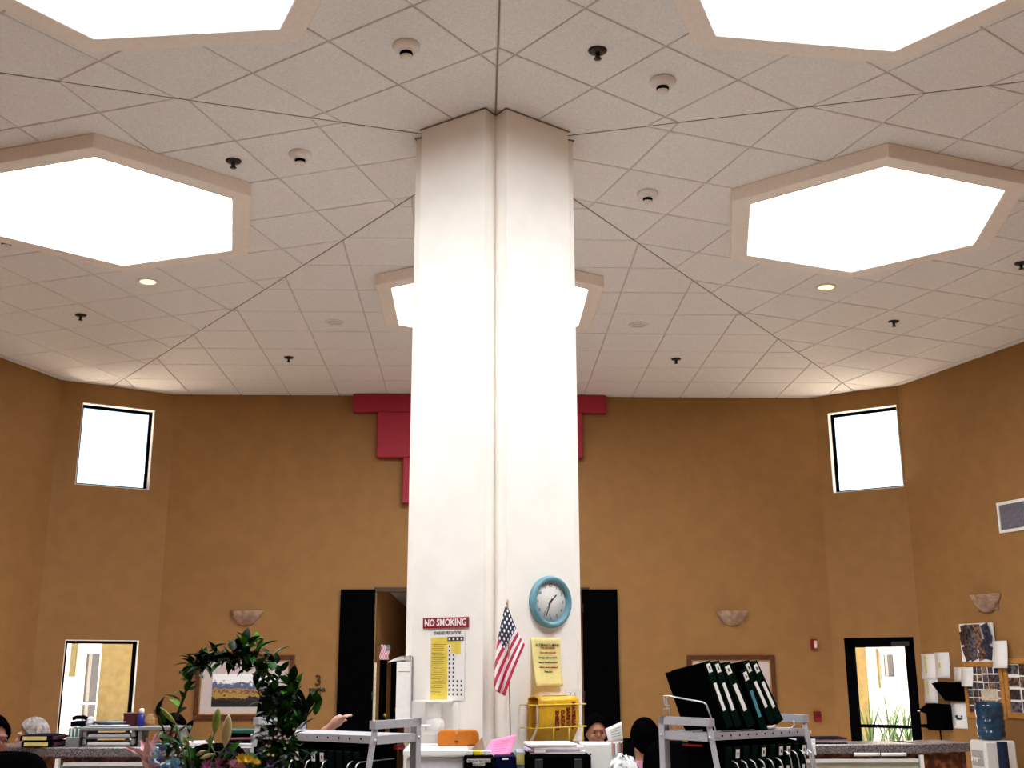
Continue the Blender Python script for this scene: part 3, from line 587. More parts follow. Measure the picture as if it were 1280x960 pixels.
# flags
def flag_mat():
    m = bpy.data.materials.new('flag_cloth'); m.use_nodes = True; t = m.node_tree; b = t.nodes['Principled BSDF']; b.inputs['Roughness'].default_value = .7
    uv = t.nodes.new('ShaderNodeUVMap'); sp = t.nodes.new('ShaderNodeSeparateXYZ'); t.links.new(uv.outputs[0], sp.inputs[0])
    def mth(op, a, b_=None, c_=None):
        n = t.nodes.new('ShaderNodeMath'); n.operation = op
        for i, k in enumerate((a, b_, c_)):
            if k is None: continue
            if isinstance(k, (int, float)): n.inputs[i].default_value = k
            else: t.links.new(k, n.inputs[i])
        return n.outputs[0]
    st = mth('LESS_THAN', mth('FRACT', mth('MULTIPLY', sp.outputs['Y'], 6.5)), .5)
    can = mth('MULTIPLY', mth('LESS_THAN', sp.outputs['X'], .42), mth('GREATER_THAN', sp.outputs['Y'], .4615))
    fx = mth('SUBTRACT', mth('FRACT', mth('MULTIPLY', sp.outputs['X'], 14)), .5); fy = mth('SUBTRACT', mth('FRACT', mth('MULTIPLY', sp.outputs['Y'], 11)), .5)
    star = mth('LESS_THAN', mth('ADD', mth('MULTIPLY', fx, fx), mth('MULTIPLY', fy, fy)), .075)
    def mix(f, a, b_):
        n = t.nodes.new('ShaderNodeMix'); n.data_type = 'RGBA'; t.links.new(f, n.inputs[0])
        for i, k in ((6, a), (7, b_)):
            if isinstance(k, tuple): n.inputs[i].default_value = (*k, 1)
            else: t.links.new(k, n.inputs[i])
        return n.outputs[2]
    c1 = mix(st, (.82, .74, .76), (.46, .012, .05)); c2 = mix(star, (.012, .014, .045), (.85, .83, .85)); t.links.new(mix(can, c1, c2), b.inputs['Base Color']); return m
M_FLAG = flag_mat()
def uv_grid(mb, name, mt, parent, nu, nv, fold=0):
    o = mb.build(name, mt, parent, fix=False); uvl = o.data.uv_layers.new(name='UVMap')
    for l in o.data.loops: i = l.vertex_index; u_, v_ = (i % (nu+1))/nu, (i//(nu+1))/nv; uvl.data[l.index].uv = (u_, v_*(1-fold*u_))
    return o
def fpnt(px, py, off): return on_plane(px, py, Vector((0, -.60-off, 0)), Vector((0, 1, 0)))
base = fpnt(640, 921, .02); base.z = .77; t = thing('flag_on_stick', 'United States flag hanging limp from a thin stick in the column notch', 'flag', (base.x, base.y, base.z-.02))
top = fpnt(634.5, 750, 0); mb = MB(); mb.tube([(0, 0, 0), (top.x-base.x, 0, top.z-base.z+.02)], .0035, 8); mb.build('stick', mat('stick_wood', (.30, .16, .07), .5), t); mb = MB(); mb.lathe([(0, 0), (.035, 0), (.035, .012), (.012, .03), (0, .03)], 18); mb.build('stand', M_TRIM, t)
A, B, Cc, D_ = fpnt(633, 752, .01), fpnt(656, 806, .06), fpnt(631, 870, .05), fpnt(617.5, 862, .02)
org = Vector((base.x, base.y, base.z-.02))
def flagpos(u, v):   # u along the fly, v from lower to upper edge
    hoist = B.lerp(A, v); fly = Cc.lerp(D_, v); p = hoist.lerp(fly, u); p = p+Vector((-.014*math.sin(math.pi*u)*(.3+v), -.022*math.sin(v*9+u*2)*min(1, u*3+.2), -.02*math.sin(math.pi*v)*(1-u)))
    return tuple(p-org)
mb = MB(); mb.grid(flagpos, 30, 30); solidify(uv_grid(mb, 'cloth', M_FLAG, t, 30, 30, .68), .001)
p = at_y(475, 806, AP-.08); t = thing('small_flag', 'small dim United States flag hanging at the corridor opening', 'flag', (p.x, AP-.003, p.z)); s_ = .10
mb = MB(); mb.tube([(-.048, .0, 0), (-.03, -.07, 0), (.13, -.07, 0)], .004, 6); mb.build('stick', M_TRIM, t)
mb = MB(); mb.grid(lambda u, v: (.115-(1-v)*.115+.01*math.sin(u*6), -.072-.012*math.sin(v*7), -u*.17), 12, 12); solidify(uv_grid(mb, 'cloth', M_FLAG, t, 12, 12), .001)
# file pocket on the column's side, papers curling out
a, b = at_y(496, 827, -.24), at_y(513.5, 905, -.24); wd = b.x-a.x; zt = a.z-b.z
t = thing('file_pocket', 'white file pocket on the column side with papers curling out', 'file holder', ((a.x+b.x)/2, -.24, b.z))
mb = MB(); mb.box((0, .003, zt/2), (wd, .006, zt)); mb.box((-wd/2+.003, .075, zt/2), (.006, .144, zt)); mb.box((wd/2-.003, .075, zt/2), (.006, .144, zt)); mb.box((0, .144, zt/2), (wd, .006, zt)); mb.box((0, .075, .003), (wd-.012, .138, .006)); mb.build('pocket', M_WPLAST, t)
mb = MB(); mb.box((0, -.001, zt*.84), (wd*.75, .002, .003)); mb.build('label_line', MATS['grille_grey'], t); mb = MB(); mb.box((wd/2+.002, -.004, zt*.5+.03), (.006, .006, zt)); mb.build('clip_edge', MATS['grille_grey'], t)
for k in range(4):
    mb = MB(); mb.grid(lambda u, v, k=k: (wd*.35-v*(wd*.5+.055+.012*k), .02+.03*k+u*.03, zt+.012+.008*k-.02*v*v*(k+1)*.5), 2, 8); solidify(mb.build('paper', M_PAPER, t), .003)

# ------------------------------------------------------------ papers, boards and cooler by the right wall
RW = 'wall_right'; nR = WALLN[RW][2]; rotR = wall_rot(nR)
def rw_rect(x0, y0, x1, y1, off=0):
    a, b, n = WALLN[RW]; a = a+n*off; ym, xm = (y0+y1)/2, (x0+x1)/2; p, q = on_plane(x0, ym, a, n), on_plane(x1, ym, a, n); r, s = on_plane(xm, y0, a, n), on_plane(xm, y1, a, n)
    return (p+q)/2, (q-p).to_2d().length, r.z-s.z, s.z
def sheet(x0, y0, x1, y1, label, off=.004, bend=.01, lines=None, mt=M_PAPER, cat='paper'):
    c, wd, ht, z0 = rw_rect(x0, y0, x1, y1); c = c+nR*off; t = thing('pinned_sheet', label, cat, (c.x, c.y, z0), rotR)
    mb = MB(); mb.grid(lambda u, v: ((u-.5)*wd, -bend*(1-v)**2, v*ht), 2, 8); solidify(mb.build('sheet', mt, t), .001)
    if lines: mb = MB(); mb.box((wd*lines[0], -bend*.3-.003, ht*.5), (wd*.12, .0008, ht*lines[1])); mb.build('yellow_band', mat('highlighter', (.62, .50, .14), .7), t)
    return t, wd, ht
sheet(1152, 817, 1172, 849, 'white sheet with a long yellow band beside the glass door', lines=(-.2, .85)); sheet(1170, 815.5, 1188, 848, 'white sheet with a short yellow mark, second from the glass door', off=.006, lines=(-.2, .2)); sheet(1157, 848, 1174, 879, 'white sheet pinned below the two others by the door', off=.008, bend=.02, lines=(-.25, .8))
sheet(1193.5, 834, 1213, 852, 'blank white sheet pinned at the cork board corner', off=.006); sheet(1205, 834, 1220, 858, 'curling white slip over the corner of the cork board', off=.03, bend=.03)
t, wd, ht = sheet(1190, 878, 1209, 910.5, 'white drawing sheet with black ink marks beside the black file holder', bend=.004)
for k in range(7): mb = MB(); mb.box((random.uniform(-.05, .06), -.008, ht*random.uniform(.35, .6)), (random.uniform(.015, .04), .001, random.uniform(.01, .03))); mb.build('ink_mark', M_INK, t)
sheet(1247, 801, 1265, 835, 'long white sheet pinned between the photo collage and the far cork board', off=.05, bend=.03)
PHOTO = [mat('photo_%d' % k, c_, .35, var=.5, scale=35, color2=c2_, ramp=(.4, .62)) for k, (c_, c2_) in enumerate((((.010, .008, .010), (.10, .05, .04)), ((.006, .007, .012), (.16, .14, .16)), ((.03, .012, .008), (.30, .18, .12)), ((.008, .012, .02), (.05, .05, .09))))]
c, wd, ht, z0 = rw_rect(1204, 779, 1246, 827); t = thing('photo_collage', 'white board covered in overlapping dark snapshots above the cork board', 'photo board', (c+nR*.02).to_tuple()[:2]+(z0,), rotR)
mb = MB(); mb.box((0, -.008, ht/2), (wd, .016, ht)); mb.build('board', M_PAPER, t)
for k in range(24):
    mb = MB(); mb.box((0, 0, 0), (wd*.22, .0012, ht*.22), 0, Matrix.Translation((((k % 4)/3-.5)*wd*.64+random.gauss(0, .02), -.0172-.0013*k, ht*(.14+(k//4)/5*.72+random.gauss(0, .02)))) @ Matrix.Rotation(random.uniform(-.4, .4), 4, 'Y')); mb.build('snapshot', PHOTO[k % 4], t)
M_CORK = mat('cork', (.32, .20, .10), .9, var=.3, scale=80); M_OAK = mat('oak_frame', (.42, .18, .035), .5, var=.2, scale=20)
def corkboard(x0, y0, x1, y1, label, cols, rows_, wext=None):
    c, wd, ht, z0 = rw_rect(x0, y0, x1, y1)
    if wext: d = (WALLN[RW][1]-WALLN[RW][0]).normalized(); c = c+d*(wext-wd)/2; wd = wext
    t = thing('cork_board', label, 'notice board', (c.x, c.y, z0), rotR); fw = .05
    mb = MB(); mb.box((0, -.007, ht/2), (wd-.02, .014, ht-.02)); mb.build('panel', M_CORK, t)
    for z in (fw/2, ht-fw/2): mb = MB(); mb.box((0, -.013, z), (wd, .024, fw), bev=.004); mb.build('frame_rail', M_OAK, t)
    for x in (-wd/2+fw/2, wd/2-fw/2): mb = MB(); mb.box((x, -.0125, ht/2), (fw, .023, ht-2*fw), bev=.004); mb.build('frame_stile', M_OAK, t)
    pw, ph = (wd-2*fw)/cols, (ht-2*fw)/rows_
    mb = MB(); mb.box((0, -.015, ht/2), (wd-2*fw-.02, .001, ht-2*fw-.02)); mb.build('mount_paper', M_PAPER, t)
    for i in range(cols):
        for j in range(rows_):
            mb = MB(); mb.box((-wd/2+fw+(i+.5)*pw, -.0165-.0006*((i+j) % 2), fw+(j+.5)*ph), (pw*random.uniform(.8, .98), .001, ph*random.uniform(.74, .95)), 0); mb.build('snapshot', PHOTO[random.randrange(4)], t)
    return t, wd, ht
t, wd, ht = corkboard(1207, 827, 1257, 898, 'oak-framed cork board with rows of small snapshots behind the water bottle', 6, 6)
mb = MB(); mb.box((wd*.14, -.021, ht*.42), (wd*.42, .002, ht*.2), 0); mb.build('certificate', mat('cream_card', (.55, .48, .38), .7), t)
corkboard(1258, 823, 1280, 898, 'oak-framed cork board with large dark photos past the water bottle', 4, 4, .75)
# black wall file holders
c, wd, ht, z0 = rw_rect(1178, 853, 1208, 876); t = thing('wall_file_tray', 'black wedge wall pocket under the pinned slips', 'file holder', (c.x, c.y, z0), rotR)
mb = MB(); mb.add([(-wd*.28, 0, 0), (wd*.5, 0, 0), (wd*.5, 0, ht), (-wd*.5, 0, ht), (-wd*.28, -.05, 0), (wd*.5, -.05, 0), (wd*.5, -.13, ht*.95), (-wd*.55, -.13, ht*.95)], [(0,1,2,3),(4,7,6,5),(0,4,5,1),(1,5,6,2),(3,2,6,7),(0,3,7,4)]); bevel(mb.build('pocket', M_BLACK, t)); mb = MB(); mb.box((0, -.07, ht*.98), (wd*.9, .1, .01)); mb.build('rim', M_BLACK, t)
c, wd, ht, z0 = rw_rect(1160, 879, 1191, 912.5); t = thing('wall_file_holder', 'black two-tier letter tray fixed to the wall over the counter', 'file holder', (c.x, c.y, z0), rotR)
mb = MB(); mb.box((wd*.2, -.08, ht/2), (wd*.6, .16, ht*.96), bev=.01); mb.build('body', M_BLACK, t)
mb = MB(); mb.add([(-wd*.1, 0, ht*.62), (wd*.0, 0, ht), (-wd*.1, -.16, ht*.62), (wd*.0, -.16, ht), (-wd*.5, -.05, ht*.68), (-wd*.5, -.13, ht*.68), (-wd*.5, -.05, ht*.72), (-wd*.5, -.13, ht*.72)], [(0,4,5,2),(1,3,7,6),(4,6,7,5),(0,1,6,4),(2,5,7,3),(0,2,3,1)]); mb.build('upper_tray', M_BLACK, t)
mb = MB(); mb.box((-wd*.28, -.09, ht*.10), (wd*.52, .14, .02), 0, Matrix.Rotation(.08, 4, 'Y')); mb.build('lower_tray', M_BLACK, t); mb = MB(); mb.box((-wd*.38, -.135, ht*.7), (wd*.24, .006, .012)); mb.build('label', M_WPLAST, t); mb = MB(); mb.tube([(-wd*.02, -.01, 0), (-wd*.02, -.01, -.33)], .006); mb.build('cable', M_BLACK, t)
# water cooler
pc = on_plane(1238, 905, WALLN[RW][0]+nR*.36, nR); t = thing('water_cooler', 'white water cooler with a blue bottle in front of the cork boards', 'water cooler', (pc.x, pc.y, 0), rotR-.25)
zj = at_y(1233, 925, pc.y).z; zb = at_y(1233, 877, pc.y).z; H = zb-zj
M_BOTTLE = mat('bottle_blue', (.006, .022, .05), .12, color2=(.02, .07, .13), scale=7); M_COOL = mat('cooler_white', (.68, .64, .62), .4, var=.03)
mb = MB(); mb.box((0, 0, zj/2), (.31, .33, zj), bev=.02); mb.build('cabinet', M_COOL, t)
rb = .135; mb = MB(); mb.lathe([(0, zj), (.05, zj), (.12, zj+.01), (rb, zj+.05), (rb, zj+H*.22), (rb*.95, zj+H*.25), (rb*.95, zj+H*.3), (rb, zj+H*.33), (rb, zj+H*.52), (rb*.95, zj+H*.55), (rb*.95, zj+H*.6), (rb, zj+H*.63), (rb, zj+H*.88), (rb*.93, zj+H*.97), (rb*.6, zj+H), (0, zj+H*.985)], 36); mb.build('bottle', M_BOTTLE, t)
mb = MB(); mb.box((0, -.168, zj*.80), (.22, .012, .15), bev=.01); mb.build('tap_recess', mat('cooler_grey', (.33, .31, .31), .5), t)  # plain grey plate behind the taps; the drip tray has the same grey
for x in (-.05, 0, .05): mb = MB(); mb.tube([(x, -.17, zj*.80), (x, -.2, zj*.80), (x, -.205, zj*.80-.03)], .009); mb.build('tap', M_WPLAST, t)
mb = MB(); mb.box((0, -.18, zj*.62), (.22, .05, .02)); mb.build('drip_tray', MATS['cooler_grey'], t)
p = on_plane(1252, 945, WALLN[RW][0]+nR*.5, nR); t = thing('cup_dispenser', 'clear blue tube of cups beside the water cooler', 'dispenser', (pc.x-.06, pc.y-.34, 0), 0); zc_ = at_y(1250, 927, pc.y-.3).z
mb = MB(); mb.lathe([(.05, .55), (.05, zc_)], 20, cap=False); mb.build('tube', mat('tube_blue', (.004, .012, .04), .2), t); mb = MB(); mb.lathe([(0, .54), (.052, .54), (.052, .56), (.028, .56), (0, .56)], 20); mb.build('tube_base', M_WPLAST, t); mb = MB(); mb.tube([(0, 0, 0), (0, 0, .54)], .012); mb.build('post', M_WPLAST, t); mb = MB(); mb.lathe([(0, 0), (.12, 0), (.12, .02), (0, .025)], 20); mb.build('foot', M_WPLAST, t)

# ------------------------------------------------------------ nurse station counters
def granite():
    m = mat('granite', (.05, .045, .05), .25, color2=(.22, .185, .185), scale=170, detail=2, ramp=(.42, .58)); return m
M_GRAN = granite(); M_MARB = mat('red_marbled_laminate', (.055, .012, .006), .3, color2=(.26, .085, .04), scale=22, detail=6, ramp=(.45, .68)); M_GREYP = mat('grey_panel', (.24, .24, .22), .5, var=.04); M_GREENP = mat('grey_green_panel', (.38, .38, .28), .5, var=.04)
CT = 1.055
def counter(label, pxs, yF, side, panel):
    """pxs = far turn, near turn; straight run facing the camera, then a wing that turns away"""
    a = at_y(pxs[0], 927, yF); b = at_y(pxs[1], 927, yF); t = thing('station_counter', label, 'counter', ((a.x+b.x)/2, yF, 0)); ox = (a.x+b.x)/2; L = abs(b.x-a.x)
    mb = MB(); mb.box((0, .16, CT-.03), (L, .34, .06), bev=.006); mb.build('granite_top', M_GRAN, t)
    mb = MB(); mb.box((0, .15, (CT-.06)/2), (L-.02, .24, CT-.06)); mb.build('back_body', M_MARB, t)
    mb = MB(); mb.box((0, .02, CT/2-.055), (L-.06, .02, CT-.11)); mb.build('inner_panel', panel, t)
    mb = MB(); mb.box((0, .004, CT-.105), (L*.92, .03, .022)); mb.build('panel_rail', M_COOL, t)
    e = (b.x-ox) if side > 0 else (a.x-ox); mb = MB(); mb.box((e-side*.012, .005, CT/2-.035), (.024, .035, CT-.07)); mb.build('corner_post', M_WHITE, t)
    ang = R(22)*side; Lw = .42 if side > 0 else .62; mb = MB(); mb.box((side*Lw/2, .16, CT-.03), (Lw, .34, .06), 0, Matrix.Translation((e, 0, 0)) @ Matrix.Rotation(ang, 4, 'Z'), bev=.006); mb.build('wing_top', M_GRAN, t)
    mb = MB(); mb.box((side*Lw/2, .16, (CT-.06)/2), (Lw-.02, .26, CT-.06), 0, Matrix.Translation((e, 0, 0)) @ Matrix.Rotation(ang, 4, 'Z')); mb.build('wing_panel', M_MARB, t); return t
counter('granite topped counter with grey panel under the letter trays', (72, 330), .86, -1, M_GREYP)
counter('granite topped counter with grey-green panel before the glass door', (985, 1152), .86, 1, M_GREENP)
# desk round the column foot (below the picture's edge) that carries the boxes
t = thing('station_desk', 'white desk at the column foot under boxes and trays', 'desk', (.04, -.98, 0)); mb = MB(); mb.box((0, 0, .735), (1.38, .78, .03), bev=.005); mb.build('desk_top', M_WHITE, t)
for x in (-.66, .66): mb = MB(); mb.box((x, 0, .36), (.03, .7, .72)); mb.build('side_panel', M_WHITE, t)
DZ = .75

# ------------------------------------------------------------ binders and chart carts
M_BIND = mat('binder_black', (.0012, .0015, .0015), .65, spec=0); M_SPINE = mat('binder_spine_green', (.002, .008, .005), .55, spec=.01); M_STEEL = mat('cart_grey_metal', (.42, .42, .46), .4, .1, var=.04); M_WIRE = mat('wire_chrome', (.55, .56, .58), .3, .6); M_TEAL = mat('label_teal', (.06, .26, .34), .5)
def binder(M, label, group, th=.05, dp=.27, h=.30, lab=True, band=None, name='chart_binder'):
    t = thing(name, label, 'binder', group=group); t.matrix_world = M
    mb = MB(); mb.box((-th/2+.002, dp/2, h/2), (.004, dp, h)); mb.box((th/2-.002, dp/2, h/2), (.004, dp, h)); mb.build('cover', M_BIND, t)
    mb = MB(); mb.box((0, .003, h/2), (th, .006, h), bev=.002); sp = mb.build('spine', M_SPINE, t)
    mb = MB(); mb.box((0, dp*.5, h*.48), (th*.7, dp*.86, h*.9)); mb.build('pages', M_PAPER, t)
    if lab:
        mb = MB(); mb.box((0, -.001, h*.90), (th*.5, .002, h*.13)); mb.build('number_label', M_PAPER, sp); mb = MB(); mb.box((0, -.0026, h*.90), (th*.16, .001, h*.05)); mb.build('number_print', M_INK, sp)
        mb = MB(); mb.box((0, -.001, h*.46), (th*.38, .002, h*.42)); mb.build('name_label', band or M_PAPER, sp)
    return t
def cart(label, K, lx, s, L, Wd, Ht):
    ang = math.atan2(lx[1], lx[0]); t = thing('chart_cart', label, 'cart', (K.x, K.y, 0), ang); b = .036
    for x in (0, L):
        e = bpy.data.objects.new('end_frame', None)
        mb = MB(); mb.box((x, s*Wd/2, Ht-b/2), (b, Wd+b, b)); mb.tube([(x, 0, Ht-b), (x, -s*.26, .12)], b/2, 4, smooth=False); mb.box((x, s*Wd, Ht/2+.04), (b, b, Ht-.08)); mb.box((x, s*Wd/2, Ht-.085), (b*.8, Wd, b)); mb.box((x, s*(Wd/2-.12), .14), (b, Wd+.26, b)); ef = mb.build('end_frame', M_STEEL, t)
        for y in (0, Wd): mb = MB(); mb.ell((x+(-.02 if x == 0 else .02), s*(y-(.02 if y == 0 else 0)), Ht-.085), (.006, .008, .008), 10, 6); mb.build('bolt', M_WIRE, ef)
        for y in (-.26, Wd): mb = MB(); mb.lathe([(0, -.015), (.05, -.015), (.055, 0), (.05, .015), (0, .015)], 20, 0, Matrix.Translation((x, s*y, .056)) @ Matrix.Rotation(math.pi/2, 4, 'X')); mb.build('caster', M_BLACK, t)
    mb = MB(); mb.box((L/2, s*Wd/2, Ht-.072), (L-.03, Wd, .006)); mb.box((L/2, -s*.01, Ht-.082), (L-.03, .006, .034)); mb.build('top_shelf', M_STEEL, t)
    hm = MB().lathe([(0, 0), (.0045, 0), (.0045, .002), (0, .002)], 10, 0, Matrix.Rotation(s*math.pi/2, 4, 'X')).mesh('hole', M_FRAME)
    for k in range(10): o = link(hm, 'hole', t); o.location = (.07+k*(L-.14)/9, -s*.0135, Ht-.08)
    mb = MB(); mb.box((L/2, s*(Wd/2-.08), Ht-.435), (L-.03, Wd+.1, .008)); mb.build('lower_shelf', M_STEEL, t); return t, ang
def world_on_cart(K, lx, s, x, y, z, n=None):
    e = Vector((-lx[1], lx[0], 0))*s; return Vector((K.x, K.y, 0))+Vector((lx[0], lx[1], 0))*x+e*y+Vector((0, 0, z))
def wire_loops(t, s, xs_, z0, z1, yb, dep=.18):
    for x in xs_: mb = MB(); mb.tube([(x, -s*(yb+.03), z0), (x, -s*yb, z1-.035), (x, -s*(yb-.012), z1-.01), (x, -s*(yb-.035), z1), (x, s*dep, z1)], .0029, 6); mb.build('wire_divider', M_WIRE, t)
# right cart
KR = at_y(886, 898, -1.52); HR = KR.z; lR = (math.cos(R(35)), math.sin(R(35))); LR = .68
tR, aR = cart('grey metal chart cart with binders leaning on its top shelf', KR, lR, 1, LR, .30, HR)
nRc = Vector((lR[1], -lR[0], 0))
low = HR-.431
for k, (x, lb) in enumerate(((.055, 0), (.115, 1), (.175, 0), (.235, 0), (.295, 1), (.36, 0), (.42, 1), (.475, 1), (.535, 0), (.59, 1))):
    p = world_on_cart(KR, lR, 1, x, -.03-.0, low); M = Matrix.Translation(p) @ Matrix.Rotation(wall_rot(nRc), 4, 'Z') @ Matrix.Rotation(.12, 4, 'X')
    binder(M, 'black chart binder with white spine labels standing in the cart under leaning binders' if lb else 'plain black chart binder standing in the cart under leaning binders', 'binders on the lower tier of the cart with leaning binders', .047, .24, .305, bool(lb))
wire_loops(tR, 1, (.085, .145, .205, .265, .325, .39), low, HR-.19, .095); wire_loops(tR, 1, (.45, .505, .56, .615), low, HR-.16, .095)
for k, (x, ln, tl, lab, bandm) in enumerate(((.115, 15, 10, 'black chart binder in front of the leaning row, its cover in full view', None), (.175, 16, 9, 'second black chart binder of the leaning row, behind the full cover', None), (.265, 22, 7, 'thick black chart binder leaning steeply, mid row on the cart', None), (.36, 21, 3, 'black chart binder with a teal spine label in the leaning row', M_TEAL), (.42, 23, 8, 'tall leaning black chart binder after the teal-labelled one', None), (.475, 25, 6, 'last black chart binder of the leaning row, by the far end of the cart', None))):
    p = world_on_cart(KR, lR, 1, x+.015, -.012, HR-.060+(.018 if k < 3 else .03)); M = Matrix.Translation(p) @ Matrix.Rotation(wall_rot(nRc), 4, 'Z') @ Matrix.Rotation(-R(ln), 4, 'Y') @ Matrix.Rotation(R(-tl), 4, 'X')
    if k == 3: p.z -= .045; M.translation = p
    binder(M, lab, 'binders leaning on the cart top', .062 if k == 2 else .05, .28, .315, True, bandm)
t = thing('wire_book_rack', 'chrome wire rack propping the leaning binders on the cart', 'rack', world_on_cart(KR, lR, 1, 0, 0, HR-.069), aR)
mb = MB(); mb.tube([(.075, .03, .01), (.035, .045, .13), (.03, .06, .14), (.01, .27, .165), (.01, .29, .155), (.04, .29, .01)], .004, 6); mb.build('end_loop', M_WIRE, t)
for z in (.06, .12): mb = MB(); mb.tube([(.03, .29, z), (.022, .31, z), (.015, .31, z+.045), (.02, .28, z+.045)], .003, 6); mb.build('end_wire', M_WIRE, t)
for y in (.03, .15, .27): mb = MB(); mb.tube([(.04, y, .006), (LR-.06, y, .006), (LR-.035, y, .02), (LR-.04, y, .04)], .004, 6); mb.build('base_wire', M_WIRE, t)
p = world_on_cart(KR, lR, 1, .03, .16, HR-.125); t = thing('red_folder_edge', 'red folder lying across the binders under the cart shelf', 'folder', p, aR); mb = MB(); mb.box((0, -.02, -.002), (.012, .13, .010), 0, Matrix.Rotation(0, 4, 'Z')); bevel(mb.build('folder', mat('folder_red', (.45, .01, .012), .5), t), .003)
# left cart (mirror image, longer)
KL = at_y(469, 901, -1.62); HL = KL.z; lL = (-math.cos(R(35)), math.sin(R(35))); LL = .74
tL, aL = cart('grey metal chart cart beside the vine, its top shelf bare', KL, lL, -1, LL, .30, HL)
nLc = Vector((-math.sin(R(35)), -math.cos(R(35)), 0)); low = HL-.431
for k in range(13):
    x = .05+k*.052; lb = k in (4, 5, 7, 11); p = world_on_cart(KL, lL, -1, x, -.03, low); M = Matrix.Translation(p) @ Matrix.Rotation(wall_rot(nLc), 4, 'Z') @ Matrix.Rotation(.12, 4, 'X')
    binder(M, 'black chart binder with white spine labels standing in the cart beside the vine' if lb else 'plain black chart binder standing in the cart beside the vine', 'binders on the lower tier of the cart beside the vine', .044, .24, .30, lb)
wire_loops(tL, -1, (.03, .08, .23, .33, .43, .48, .58), low, HL-.175, .095)
p = world_on_cart(KL, lL, -1, .02, .22, HL-.125); t = thing('red_binder_tab', 'small red tab on the end binder of the bare cart', 'tab', p, aL); mb = MB(); mb.box((0, .02, 0), (.03, .06, .02), bev=.004); mb.build('tab', MATS['folder_red'], t)
p = world_on_cart(KL, lL, -1, .62, .01, HL-.069); t = thing('black_stapler', 'small black stapler on the shelf edge of the bare cart', 'stapler', p, aL); mb = MB(); mb.box((0, -.02, .008), (.11, .035, .014), bev=.004); mb.build('base', M_BLACK, t); mb = MB(); mb.box((0, -.02, .026), (.1, .03, .018), 0, Matrix.Rotation(.06, 4, 'Y'), bev=.006); mb.build('arm', M_BLACK, t)

# ------------------------------------------------------------ boxes, trays and papers at the column foot
def block(name, label, cat, x0, x1, ytop, Y, d, mt, zb=DZ, group=None):
    a, b = at_y(x0, ytop, Y), at_y(x1, ytop, Y); t = thing(name, label, cat, ((a.x+b.x)/2, Y, zb), 0, group); return t, b.x-a.x, a.z-zb
M_BIN = mat('translucent_plastic', (.62, .60, .63), .35, var=.05); M_ORANGE = mat('orange_case', (.52, .15, .008), .45, var=.08)
t, wd, ht = block('drawer_bin', 'white lidded plastic bin below the soap dispenser', 'bin', 504, 586, 936, -.98, .4, M_BIN)
mb = MB(); mb.box((0, .2, ht/2-.02), (wd-.03, .38, ht-.04), bev=.015); mb.build('body', M_BIN, t); mb = MB(); mb.box((0, .2, ht-.02), (wd, .42, .04), bev=.01); mb.build('lid', M_WPLAST, t); mb = MB(); mb.box((0, .005, ht*.55), (wd*.7, .012, .02)); mb.build('handle', M_WPLAST, t); binz = DZ+ht
a, b = at_y(547.5, 912, -.78), at_y(599, 935, -.78); t = thing('orange_case', 'orange rounded carrying case leaning upright on the white bin', 'case', ((a.x+b.x)/2, -.78, binz)); wd, ht = b.x-a.x, a.z-binz
mb = MB(); mb.prism([(-wd/2, 0), (wd/2, 0), (wd*.49, ht*.75), (wd*.44, ht*.95), (wd*.40, ht), (-wd*.42, ht), (-wd*.47, ht*.95), (-wd/2, ht*.8)], -.03, .03, 0, Matrix.Rotation(math.pi/2, 4, 'X')); bevel(mb.build('shell', M_ORANGE, t), .01, 3)
mb = MB(); mb.box((-.01, -.032, ht*.85), (.016, .004, .016)); mb.build('latch', mat('latch_tan', (.5, .28, .1), .4), t); mb = MB(); mb.box((-.01, -.032, ht*.28), (.02, .004, .008)); mb.build('emblem', M_TRIM, t)
a = at_y(533, 935, -.74); t = thing('clear_cup_holder', 'small clear acrylic holder on the bin beside the orange case', 'holder', (a.x, -.74, binz)); mb = MB(); mb.box((0, 0, .05), (.12, .06, .1), bev=.004); mb.build('box', M_CLEAR, t); mb = MB(); mb.box((-.03, .0, .102), (.09, .07, .005)); mb.build('lid', M_WPLAST, t)
t, wd, ht = block('black_file_box', 'black file box labelled MEDICAL RECORDS before the orange case', 'box', 580, 617, 946, -1.15, .3, M_BLACK); mb = MB(); mb.box((0, .14, ht/2), (wd, .28, ht), bev=.006); mb.build('box', M_BLACK, t)
for s_, z, w_ in (('MEDICAL RECORDS', ht-.018, .115), ('REQUESTS', ht-.036, .06)): mb = MB(); mb.box((.0, -.002, z), (w_, .002, .015)); lb = mb.build('label', M_PAPER, t); text(s_, .0125, lb, M_INK, (0, -.0034, z), bold=.0003)
fbx = t.location.x; fbz = DZ+ht
for k, (dx, c_) in enumerate(((-.05, (.8, .8, .8)), (-.01, (.75, .62, .02)), (.035, (.78, .76, .78)))):
    t = thing('note_pad', ('white folded note at the edge of the black file box', 'yellow note pad on the black file box', 'white note pad beside the pink sheet')[k], 'note', (fbx+dx, -1.05, fbz)); mb = MB(); mb.box((0, 0, .012), (.04, .05, .022), 0, Matrix.Rotation(.2*k, 4, 'Z'), bev=.003); mb.build('pad', mat('pad_%d' % k, c_, .6), t)
a, b, c3 = at_y(584, 943, -.98), at_y(603, 921, -.95), at_y(607, 944, -.98); t = thing('manila_card', 'brown card corner standing behind the black file box', 'card', (a.x, -.98, fbz)); o_ = Vector((a.x, -.98, fbz))
mb = MB(); mb.add([(0, 0, 0), tuple(b-o_), tuple(c3-o_)], [(0, 1, 2)]); solidify(mb.build('card', mat('brown_card', (.33, .20, .13), .7), t), .003)
